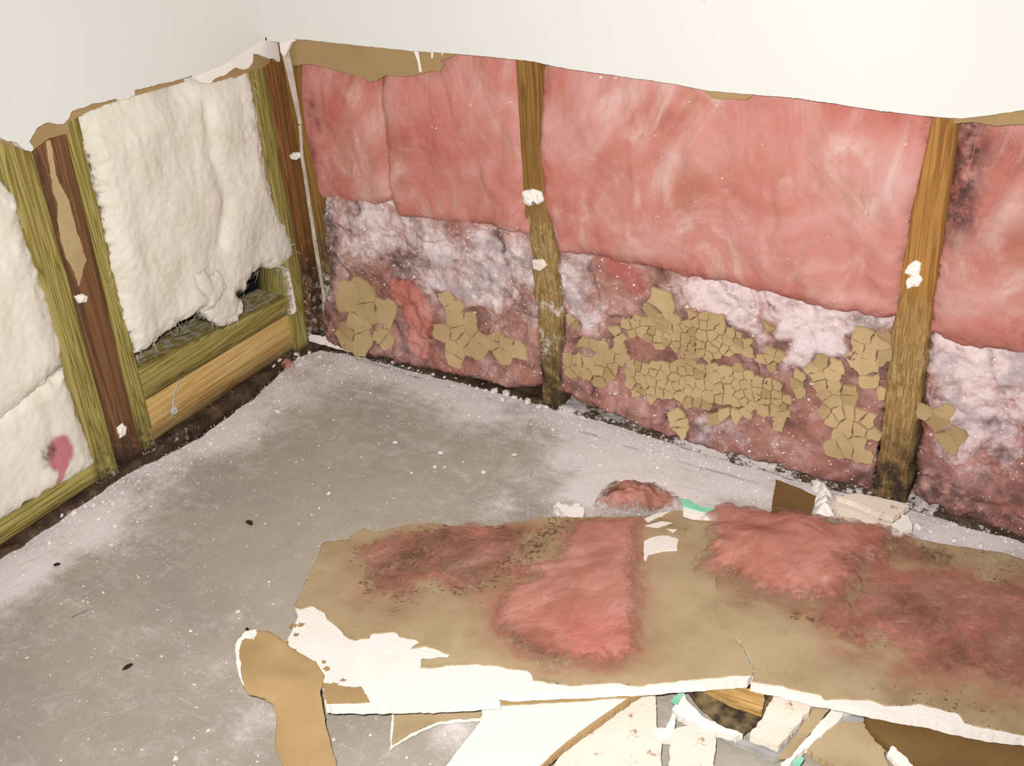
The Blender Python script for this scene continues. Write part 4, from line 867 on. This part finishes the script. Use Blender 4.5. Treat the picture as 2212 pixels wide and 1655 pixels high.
# ================================================================== LOOSE SCRAPS
def scrap(name, label, cat, px, z, t, mat, amp=0.0012, seed=0, tilt=None, extra=None, step=0.004):
    pl = tilt if tilt else (z, 0., 0.)
    fr = FrF(pl); p = fr.px(px)
    o = slab(name, p, fr, 0.0, -t, mat, None, step, amp, seed)
    if label: tag(o, label, cat)
    return o, fr
BR = plane3(((560, 1410), 0.058), ((640, 1443), 0.052), ((660, 1640), 0.004))
brpx = [(519, 1431), (538, 1408), (563, 1404), (585, 1408), (601, 1415), (642, 1443), (690, 1472), (709, 1503), (699, 1529), (706, 1570), (718, 1614), (727, 1655), (730, 1680), (660, 1680), (627, 1655), (604, 1630), (589, 1601), (592, 1583), (598, 1563), (595, 1541), (576, 1532), (544, 1525), (532, 1516), (525, 1491)]
fb = FrF((0.062, 0., 0.)); 
_pb = fb.px([(600, 1412), (700, 1500)])
# brown paper strip: sags from the board edge down to the floor
def strip_paper():
    pl = (0.030, 0, 0); fr = FrF(pl); P = fr.px(brpx)
    yn = [p[1] for p in P]
    fold = fr.px([(540, 1525), (705, 1530)])
    def hf(u, v, s):
        (ax, ay), (bx, by) = fold; dx, dy = bx-ax, by-ay; L = math.hypot(dx, dy)
        d = ((u-ax)*dy - (v-ay)*dx)/L
        d = d*(1 if ((P[13][0]-ax)*dy - (P[13][1]-ay)*dx) > 0 else -1)
        return 0.030*sstep(0.05, -0.03, d) + 0.004*fbm(u, v, 0.08, 2, 5) + 0.010*sstep(0.02, 0.0, s)*sstep(0.05, -0.05, d)*0.5 - 0.020*sstep(0.0, 0.10, d)
    o = thing('brown_paper_strip', 'curling brown paper strip hanging off the left end of the board', 'paper', (P[13][0], P[13][1], 0.0))
    fluff('paper_sheet', P, fr, hf, M_KRAFT2, o, 0.0028, 0.0012, 0.012, 0.0012, None, 61)
    fluff('torn_white_rim', fr.px([(518, 1440), (524, 1424), (540, 1408), (563, 1404), (566, 1412), (558, 1430), (552, 1424), (540, 1422), (532, 1428), (528, 1450), (530, 1490), (534, 1514), (528, 1508), (522, 1480)]), fr, lambda u, v, s: hf(u, v, s*0+0.0) + 0.0022, M_GYP, o, 0.002, 0.0012, 0.008, 0.001, None, 62)
strip_paper()
T = scrap
T('paper_scrap', 'tan paper scrap with a pale torn rim on the floor below the board', 'paper', [(850, 1520), (1041, 1505), (1041, 1550), (1000, 1552), (948, 1558), (905, 1576), (887, 1583), (846, 1612), (849, 1575)], 0.011, 0.001, M_BACK, 0.0012, 63)
T('paper_scrap', 'thin white torn paper rim under the tan scrap below the board', 'paper', [(846, 1540), (1046, 1545), (1044, 1556), (948, 1564), (905, 1582), (888, 1590), (843, 1619), (844, 1590)], 0.008, 0.0012, M_GYP, 0.0012, 64)
wp, wpf = T('plasterboard_piece', None, None, [(1041, 1500), (1120, 1488), (1392, 1470), (1385, 1492), (1350, 1512), (1273, 1565), (1204, 1618), (1167, 1655), (1150, 1675), (945, 1680), (964, 1655), (1000, 1607), (1041, 1555)], 0.034, 0.0125, M_PAINT, 0.0006, 65)
tag(wp, 'bright white painted plasterboard piece at the bottom of the frame', 'plasterboard')
slab('torn_paper_edge', wpf.px([(1392, 1480), (1398, 1490), (1356, 1516), (1280, 1570), (1211, 1622), (1176, 1655), (1160, 1677), (1146, 1677), (1165, 1655), (1202, 1616), (1271, 1563), (1348, 1510)]), wpf, -0.0004, -0.0075, M_KRAFT2, wp, 0.003, 0.001, 66)
T('gypsum_piece', 'tan backed plasterboard edge peeking out under the large board', 'plasterboard', [(1080, 1490), (1400, 1470), (1400, 1500), (1250, 1512), (1084, 1521)], 0.0375, 0.003, M_KRAFT2, 0.0008, 67)
T('gypsum_piece', 'cream speckled gypsum piece right of the white painted piece', 'gypsum', [(1361, 1515), (1379, 1505), (1416, 1500), (1419, 1576), (1427, 1606), (1429, 1655), (1430, 1685), (1180, 1685), (1196, 1655), (1231, 1606), (1291, 1551)], 0.020, 0.011, M_GYPD, 0.001, 68)
T('gypsum_piece', 'upright cream gypsum chip below the mint green flake', 'gypsum', [(1447, 1580), (1470, 1570), (1517, 1566), (1547, 1586), (1543, 1655), (1542, 1685), (1445, 1685), (1448, 1630)], 0.022, 0.011, M_GYPD, 0.0014, 69)
T('paper_scrap', 'mint green painted flake tucked under the board edge', 'paint flake', [(1472, 1490), (1480, 1494), (1462, 1522), (1448, 1516)], 0.026, 0.002, M_MINT, 0.0008, 70)
T('gypsum_piece', 'thin white gypsum splinter left of the mouldy cardboard', 'gypsum', [(1476, 1496), (1490, 1520), (1527, 1556), (1570, 1574), (1605, 1586), (1590, 1592), (1520, 1572), (1466, 1545), (1450, 1530), (1462, 1512)], 0.024, 0.010, M_GYP, 0.0014, 71)
T('gypsum_piece', 'small white gypsum hook beside the cream speckled piece', 'gypsum', [(1414, 1574), (1440, 1572), (1452, 1540), (1460, 1545), (1456, 1580), (1448, 1600), (1425, 1595)], 0.021, 0.008, M_GYP, 0.0014, 72)
T('cardboard_piece', 'dark mouldy cardboard piece under the wooden offcut', 'cardboard', [(1477, 1480), (1552, 1480), (1690, 1495), (1660, 1540), (1628, 1571), (1603, 1586), (1570, 1572), (1537, 1551), (1500, 1515)], 0.020, 0.003, m_plain('mouldy_dark_card', (134, 114, 82), (54, 44, 38), 0.9, 0.1, 55), 0.0012, 73)
wb, _ = T('wood_offcut', 'striped pine offcut poking out under the crack of the boards', 'wood', [(1520, 1480), (1648, 1490), (1652, 1512), (1646, 1533), (1583, 1512)], 0.034, 0.013, M_WBLK, 0.0004, 74)
T('gypsum_piece', 'broad white gypsum chip right of the wooden offcut', 'gypsum', [(1672, 1500), (1759, 1516), (1735, 1550), (1683, 1611), (1650, 1600), (1618, 1586), (1632, 1568), (1648, 1546)], 0.030, 0.011, M_GYPD, 0.0016, 75)
T('plasterboard_piece', 'grey paper faced board strip below the broad gypsum chip', 'plasterboard', [(1532, 1578), (1580, 1590), (1640, 1608), (1700, 1600), (1755, 1520), (1794, 1525), (1690, 1632), (1673, 1637)], 0.016, 0.009, M_GREYP, 0.0010, 76)
T('paper_scrap', 'tan paper band beside the broad gypsum chip', 'paper', [(1690, 1626), (1768, 1520), (1796, 1526), (1706, 1636), (1680, 1640)], 0.022, 0.002, M_BACK, 0.0008, 77)
T('gypsum_piece', 'long pale gypsum strip left of the tan board in the pile', 'gypsum', [(1800, 1528), (1840, 1531), (1760, 1600), (1704, 1648), (1686, 1650), (1736, 1600)], 0.021, 0.010, M_GYP, 0.0014, 78)
T('paper_scrap', 'grey paper triangle under the near edge of the right board', 'paper', [(1838, 1528), (1890, 1538), (1862, 1562), (1756, 1574)], 0.014, 0.002, M_GREYP, 0.0008, 79)
T('plasterboard_piece', 'tan paper faced board piece in the lower right pile', 'plasterboard', [(1754, 1571), (1800, 1562), (1859, 1558), (1880, 1590), (1904, 1611), (1920, 1655), (1926, 1685), (1790, 1685), (1804, 1655), (1750, 1622), (1738, 1611)], 0.019, 0.011, M_BACK, 0.0016, 80)
T('plasterboard_piece', 'large dark brown board in the bottom right corner', 'plasterboard', [(1870, 1530), (1960, 1548), (2212, 1596), (2340, 1610), (2340, 1690), (1980, 1690), (1965, 1655), (1930, 1620), (1904, 1596), (1869, 1560)], 0.028, 0.0125, M_BROWN, 0.0010, 81)
T('gypsum_piece', 'crumbly white gypsum rim along the dark brown board', 'gypsum', [(1925, 1610), (1940, 1620), (1962, 1645), (1980, 1665), (1965, 1680), (1945, 1655), (1922, 1628)], 0.031, 0.007, M_GYP, 0.0022, 82)
T('paper_scrap', 'small mint green flake at the bottom edge of the pile', 'paint flake', [(1716, 1642), (1732, 1634), (1738, 1640), (1728, 1656), (1712, 1656)], 0.024, 0.0015, M_MINT, 0.0008, 83)
# along the pink wall
T('paper_scrap', 'mint green and white painted chip behind the crack of the boards', 'paint flake', [(1469, 1077), (1488, 1079), (1505, 1090), (1525, 1096), (1557, 1098), (1553, 1106), (1520, 1104), (1474, 1092)], 0.032, 0.003, M_MINT, 0.0008, 84)
T('gypsum_piece', 'white gypsum chip under the mint painted chip', 'gypsum', [(1474, 1090), (1520, 1102), (1556, 1104), (1550, 1114), (1500, 1112), (1476, 1106)], 0.029, 0.010, M_GYP, 0.0012, 85)
T('paper_scrap', 'square brown paper scrap beside the crumpled white paper', 'paper', [(1676, 1035), (1720, 1052), (1763, 1071), (1752, 1112), (1665, 1108)], 0.012, 0.001, M_BROWN, 0.0008, 86)
T('gypsum_piece', 'rusty stained gypsum rubble chip near the foot of the right stud', 'gypsum', [(1800, 1085), (1850, 1088), (1900, 1110), (1930, 1128), (1880, 1134), (1820, 1126)], 0.014, 0.008, M_GYPD, 0.003, 87)
T('gypsum_piece', 'flat white gypsum block at the foot of the right stud', 'gypsum', [(1806, 1071), (1850, 1066), (1884, 1071), (1930, 1082), (1964, 1092), (1931, 1118), (1890, 1104), (1852, 1087)], 0.030, 0.010, M_GYPD, 0.001, 88)
T('gypsum_piece', 'small folded white chip right of the flat gypsum block', 'gypsum', [(1927, 1132), (1950, 1112), (1964, 1116), (1970, 1141), (1945, 1152), (1925, 1148)], 0.022, 0.008, M_GYP, 0.0015, 89)
T('paper_scrap', 'pale mint flake at the far edge of the right board', 'paint flake', [(1790, 1122), (1836, 1128), (1834, 1138), (1800, 1134)], 0.024, 0.002, M_MINT, 0.001, 90)
T('gypsum_piece', 'white plaster lump at the far edge of the large board', 'gypsum', [(1196, 1094), (1206, 1084), (1228, 1094), (1250, 1086), (1262, 1108), (1250, 1119), (1215, 1114)], 0.014, 0.012, M_GYP, 0.003, 91)
sl, _ = T('gypsum_piece', 'narrow white gypsum sliver propped in the floor corner', 'gypsum', [(661, 723), (668, 721), (720, 732), (768, 741), (773, 750), (766, 756), (740, 750), (668, 730)], None, 0.008, M_GYP, 0.0008, 92, plane3(((665, 725), 0.024), ((770, 750), 0.014), ((720, 728), 0.024)))
# crumpled white paper
cp = FR0.px([(1758, 1041), (1780, 1050), (1797, 1062), (1806, 1090), (1802, 1116), (1778, 1120), (1754, 1120), (1760, 1085)])
o = fluff('crumpled_paper', cp, FR0, lambda u, v, s: 0.002 + np.clip(s/0.02, 0, 1)*(0.014 + 0.012*np.abs(fbm(u, v, 0.025, 3, 7))), M_GYP, None, 0.003, 0.003, 0.01, 0.001, None, 96, False)
tag(o, 'crumpled white paper ball between the brown scrap and gypsum block', 'paper')

# ================================================================== CRUMBS AND DUST
def crumb_mesh(i):
    r = np.random.default_rng(500+i); bm = bmesh.new(); bmesh.ops.create_icosphere(bm, subdivisions=1, radius=1.0)
    sx, sy, sz = r.uniform(0.7, 1.3), r.uniform(0.6, 1.0), r.uniform(0.35, 0.8)
    for v in bm.verts:
        k = 1 + r.normal(0, 0.16); v.co = Vector((v.co.x*sx*k, v.co.y*sy*k, v.co.z*sz*k))
    zmin = min(v.co.z for v in bm.verts)
    for v in bm.verts: v.co.z -= zmin*0.85
    me = bpy.data.meshes.new('plaster_crumb'); bm.to_mesh(me); bm.free(); me.materials.append(M_GYP); return me
CM = [crumb_mesh(i) for i in range(8)]
def crumb(x, y, z, r, label, group):
    o = bpy.data.objects.new('plaster_crumb', random.choice(CM)); COL.objects.link(o)
    o.location = (x, y, z); o.scale = (r, r, r); o.rotation_euler = (random.uniform(-0.4, 0.4), random.uniform(-0.4, 0.4), random.uniform(0, 6.28))
    tag(o, label, 'crumb', group)

big = [(815, 768, 6), (848, 782, 4), (885, 795, 4), (935, 808, 5), (985, 818, 4), (1030, 838, 4), (1070, 845, 8), (1093, 850, 9), (1110, 858, 5), (1140, 868, 8), (1165, 876, 6), (1180, 880, 5), (1228, 868, 6), (1240, 872, 5), (1297, 878, 9), (1308, 905, 8), (1322, 892, 7), (1340, 896, 6), (1356, 912, 5), (870, 790, 3), (1015, 832, 3), (1050, 843, 4), (1125, 862, 4), (1205, 884, 4), (1260, 900, 4), (1575, 1010, 5), (1670, 1010, 4), (1500, 972, 4), (1440, 950, 3), (1085, 862, 5), (1155, 884, 4), (1280, 890, 5), (960, 815, 4), (905, 800, 3), (1815, 1098, 6), (1835, 1110, 5), (1850, 1102, 7), (1872, 1118, 5), (1895, 1124, 6), (1910, 1138, 5), (1790, 1076, 5), (1980, 1135, 6), (2010, 1150, 5), (2060, 1165, 4), (2120, 1180, 5), (1985, 1060, 4), (2010, 1062, 5)]
for x, y, r in big:
    p = PF((x, y + 3)); 
    crumb(p[0], p[1], 0.0005, r*0.00105, *(('white plaster crumb on the slab edge below the first pink batt', 'plaster crumbs below the first pink batt') if x < 1120 else
        ('white plaster crumb in the heap at the foot of the weathered stud', 'plaster crumbs at the foot of the weathered stud') if x < 1400 else ('white plaster crumb in the groove below the cracked paper', 'plaster crumbs in the groove below the cracked paper')))

for x, y, r in [(570, 772, 9), (592, 792, 9), (570, 815, 9), (605, 780, 6), (640, 768, 8), (655, 775, 6), (648, 785, 5), (670, 762, 5), (690, 772, 6), (205, 1095, 7), (235, 1108, 5), (215, 1120, 6), (130, 1115, 8), (160, 1110, 8), (265, 1065, 5), (300, 1040, 5), (250, 1140, 6), (185, 1095, 6), (225, 1085, 5), (320, 1025, 4), (150, 1100, 6), (120, 1120, 7), (245, 1090, 6)]:
    p = PF((x, y + 3)); 
    crumb(p[0], p[1], 0.0005, r*0.00105, *(('white plaster crumb in the floor corner under the yellow pine timber', 'plaster crumbs in the floor corner') if x > 400 else ('white plaster crumb in the rubble beside the green bottom plate', 'plaster crumbs beside the green bottom plate')))

for x, y, r in [(853, 958, 5), (952, 982, 6), (1044, 1025, 7), (888, 1024, 5), (940, 1012, 6), (710, 1068, 5), (603, 868, 5), (598, 890, 8), (690, 965, 3), (1000, 1000, 3), (785, 1030, 3), (960, 1010, 4), (640, 1000, 3), (500, 1000, 3), (560, 950, 4), (515, 1325, 5), (690, 1100, 3), (470, 1100, 3), (420, 1480, 3), (350, 1420, 3), (820, 960, 3), (1112, 985, 6), (1195, 930, 5), (780, 990, 3), (740, 830, 4), (832, 820, 6), (800, 850, 3), (240, 1180, 4), (300, 1250, 3), (180, 1300, 3), (340, 1320, 3), (980, 1560, 4), (960, 1590, 6), (720, 1600, 4), (800, 1590, 4), (880, 1640, 4), (380, 1640, 5), (250, 1620, 3), (450, 1580, 4)]:
    p = PF((x, y)); 
    crumb(p[0], p[1], 0.0005, r*0.0008, *(('white plaster crumb on the bare concrete below the large fallen board', 'plaster crumbs below the fallen board') if y > 1540 and x > 600 else
        ('white plaster crumb on the concrete left of the large fallen board', 'plaster crumbs left of the fallen board') if x < 620 else ('white plaster crumb on the bare concrete between corner and large board', 'plaster crumbs in the middle of the floor')))
# fine grains: far too many to count
def grains(name, P, rad, mat, parent=None):
    n = len(P); r = np.random.default_rng(n)
    base = np.array([(1, 0, 0), (-0.5, 0.87, 0), (-0.5, -0.87, 0), (0, 0, 0.9)])
    q = base[None]*rad[:, None, None]*r.uniform(0.5, 1.4, (n, 4, 3))
    a = r.uniform(0, 6.28, n); ca, sa = np.cos(a), np.sin(a)
    x = q[..., 0]*ca[:, None] - q[..., 1]*sa[:, None]; y = q[..., 0]*sa[:, None] + q[..., 1]*ca[:, None]
    V = (np.stack([x, y, q[..., 2]], -1) + P[:, None]).reshape(-1, 3)
    b = np.arange(n)[:, None]*4
    F = np.concatenate([b+np.array([[0, 1, 3]]), b+np.array([[1, 2, 3]]), b+np.array([[2, 0, 3]])])
    return tag(mesh_obj(name, V, F, mat, parent, False), kind='stuff')
r = np.random.default_rng(77)
pts = []
A = np.array(R0); 
t = r.uniform(0, 1, 2600); seg = np.interp(t, np.linspace(0, 1, len(A)), np.arange(len(A))); i0 = np.minimum(seg.astype(int), len(A)-2); f = (seg-i0)[:, None]
pr = A[i0]*(1-f) + A[i0+1]*f; pr[:, 1] -= np.abs(r.normal(0, 0.05, 2600)) - 0.004; pts.append(pr)
A = np.array(L0); t = r.uniform(0, 1, 1600); seg = np.interp(t, np.linspace(0, 1, len(A)), np.arange(len(A))); i0 = np.minimum(seg.astype(int), len(A)-2); f = (seg-i0)[:, None]
pl = A[i0]*(1-f) + A[i0+1]*f; pl[:, 0] += np.abs(r.normal(0, 0.045, 1600)) - 0.004; pts.append(pl)
pts.append(np.stack([r.uniform(0.02, 1.5, 2600), r.uniform(-1.1, -0.02, 2600)], -1))
P = np.concatenate(pts); rad = np.clip(r.lognormal(-7.0, 0.45, len(P)), 0.0004, 0.0028)
g = grains('plaster_grit', np.column_stack([P, np.full(len(P), 0.0003)]), rad, M_GYP)
tag(g, 'fine white plaster grit strewn over the concrete floor', 'grit')
def wall_flecks(parent, poly, hf, n, seed, vmin=0.0):
    r = np.random.default_rng(seed); Q = np.array(poly); u = r.uniform(Q[:, 0].min(), Q[:, 0].max(), n*2); v = r.uniform(Q[:, 1].min(), Q[:, 1].max(), n*2)
    s = sdf(poly, u, v); ok = (s > 0.002) & (fbm(u, v, 0.06, 3, seed) > -0.35); u, v, s = u[ok][:n], v[ok][:n], s[ok][:n]
    P = KF(u, v, hf(u, v, s) + 0.0008)
    grains('plaster_fleck', P, np.clip(r.lognormal(-6.9, 0.5, len(u)), 0.0005, 0.0035), M_GYP, parent)
wall_flecks(lo1, lowp1, h_l1, 700, 1); wall_flecks(lo2, lowp2, h_l2, 1000, 2); wall_flecks(lo3, lowp3, h_l3, 300, 3)
wall_flecks(b2, upc, huc, 60, 4); wall_flecks(b1, upb, hub, 25, 5)

def smears(groups):
    V = []; F = []; r = np.random.default_rng(5)
    for (p0, p1, n, wid) in groups:
        a = np.array(PF(p0)); b = np.array(PF(p1)); d = (b-a); L = np.hypot(*d); d = d/L; nrm = np.array([-d[1], d[0]])
        for i in range(max(3, n//2)):
            t0 = r.uniform(0, 0.7); l = r.uniform(0.1, 0.5)*L; o = r.normal(0, wid); bend = r.normal(0, 0.12)
            w = r.uniform(0.0002, 0.0006); K = 6; base = len(V)
            for k in range(K+1):
                t = k/K; c = a + d*(t0*L + t*l) + nrm*(o + bend*l*(t-0.5)**2*4); ww = w*math.sin(math.pi*(0.08+0.84*t))
                V.append((*(c+nrm*ww), 0.0010)); V.append((*(c-nrm*ww), 0.0010))
            for k in range(K): F.append((base+2*k, base+2*k+1, base+2*k+3, base+2*k+2))
    o = mesh_obj('dust_streaks', V, F, M_DUST, None, True)
    tag(o, 'fine white dust streaks brushed across the concrete floor', 'dust', kind='stuff')
M_DUST = m_plain('white_plaster_dust', (200, 193, 186), (178, 171, 163), 0.95, 0.05, 60)
smears([((0, 1350), (260, 1225), 26, 0.03), ((60, 1290), (420, 1090), 30, 0.03), ((150, 1330), (620, 1100), 22, 0.05), ((280, 1120), (520, 960), 26, 0.025), ((740, 890), (900, 1005), 6, 0.006),
        ((1050, 1040), (1110, 1110), 14, 0.012), ((820, 1070), (850, 1110), 8, 0.006), ((1150, 920), (1280, 965), 10, 0.01), ((300, 1500), (520, 1420), 16, 0.05), ((540, 1540), (620, 1600), 10, 0.02),
        ((0, 1600), (300, 1480), 14, 0.06), ((1400, 1000), (1600, 1060), 20, 0.02), ((940, 1600), (1020, 1560), 8, 0.01), ((0, 1250), (200, 1160), 20, 0.02)])

# rusty paper remnants on the bare gypsum end of the large board
for i, (x, y, w, h) in enumerate([(634, 1352, 10, 6), (652, 1350, 8, 5), (640, 1372, 7, 4), (628, 1408, 12, 6), (640, 1424, 9, 5), (706, 1446, 8, 6), (742, 1471, 8, 4), (700, 1430, 6, 4), (668, 1448, 9, 4), (722, 1478, 10, 4)]):
    slab('paper_scrap', F1.px([(x-w, y+h*0.3), (x-w*0.3, y-h), (x+w, y-h*0.5), (x+w*0.6, y+h*0.6), (x-w*0.2, y+h)]), F1, 0.0006, -0.0002, M_KRAFT2, bd1, 0.002, 0.0016, 300+i)
# torn tuft standing out of the middle cream batt
pt2 = CF.px([(400, 590), (425, 572), (440, 590), (455, 575), (470, 592), (478, 620), (462, 640), (448, 662), (425, 668), (432, 640), (405, 622)])
fluff('torn_tuft', pt2, CF, lambda u, v, s: ch2(u, v, np.full(u.shape, 0.05)) - 0.004 + 0.010*np.sqrt(np.clip(1-(1-np.clip(s/0.016, 0, 1))**2, 0, 1)), M_CREAM, batt, 0.002, 0.003, 0.01, 0.004, lambda u, v, s: {'dust': 0.1+0*u, 'stain': 0*u, 'tint': 0*u}, 38)
# dark bits of dirt on the concrete
for i, (x, y, r_, lab) in enumerate([(540, 1132, 7, 'flat dark dirt crumb on the concrete above the left end of the large board'), (276, 1442, 6, 'dark dirt crumb alone on the concrete left of the brown strip'), (535, 1363, 5, 'small dark dirt crumb above the brown paper strip'), (124, 1222, 5, 'dark dirt crumb in the white dust near the lower left wall')]):
    p = PF((x, y)); o = bpy.data.objects.new('dirt_crumb', CM[i].copy()); COL.objects.link(o); o.data.materials.clear(); o.data.materials.append(M_DIRT)
    o.location = (p[0], p[1], 0.0005); o.scale = (r_*0.0011, r_*0.0008, r_*0.0006); o.rotation_euler = (0, 0, i*1.3); tag(o, lab, 'dirt')
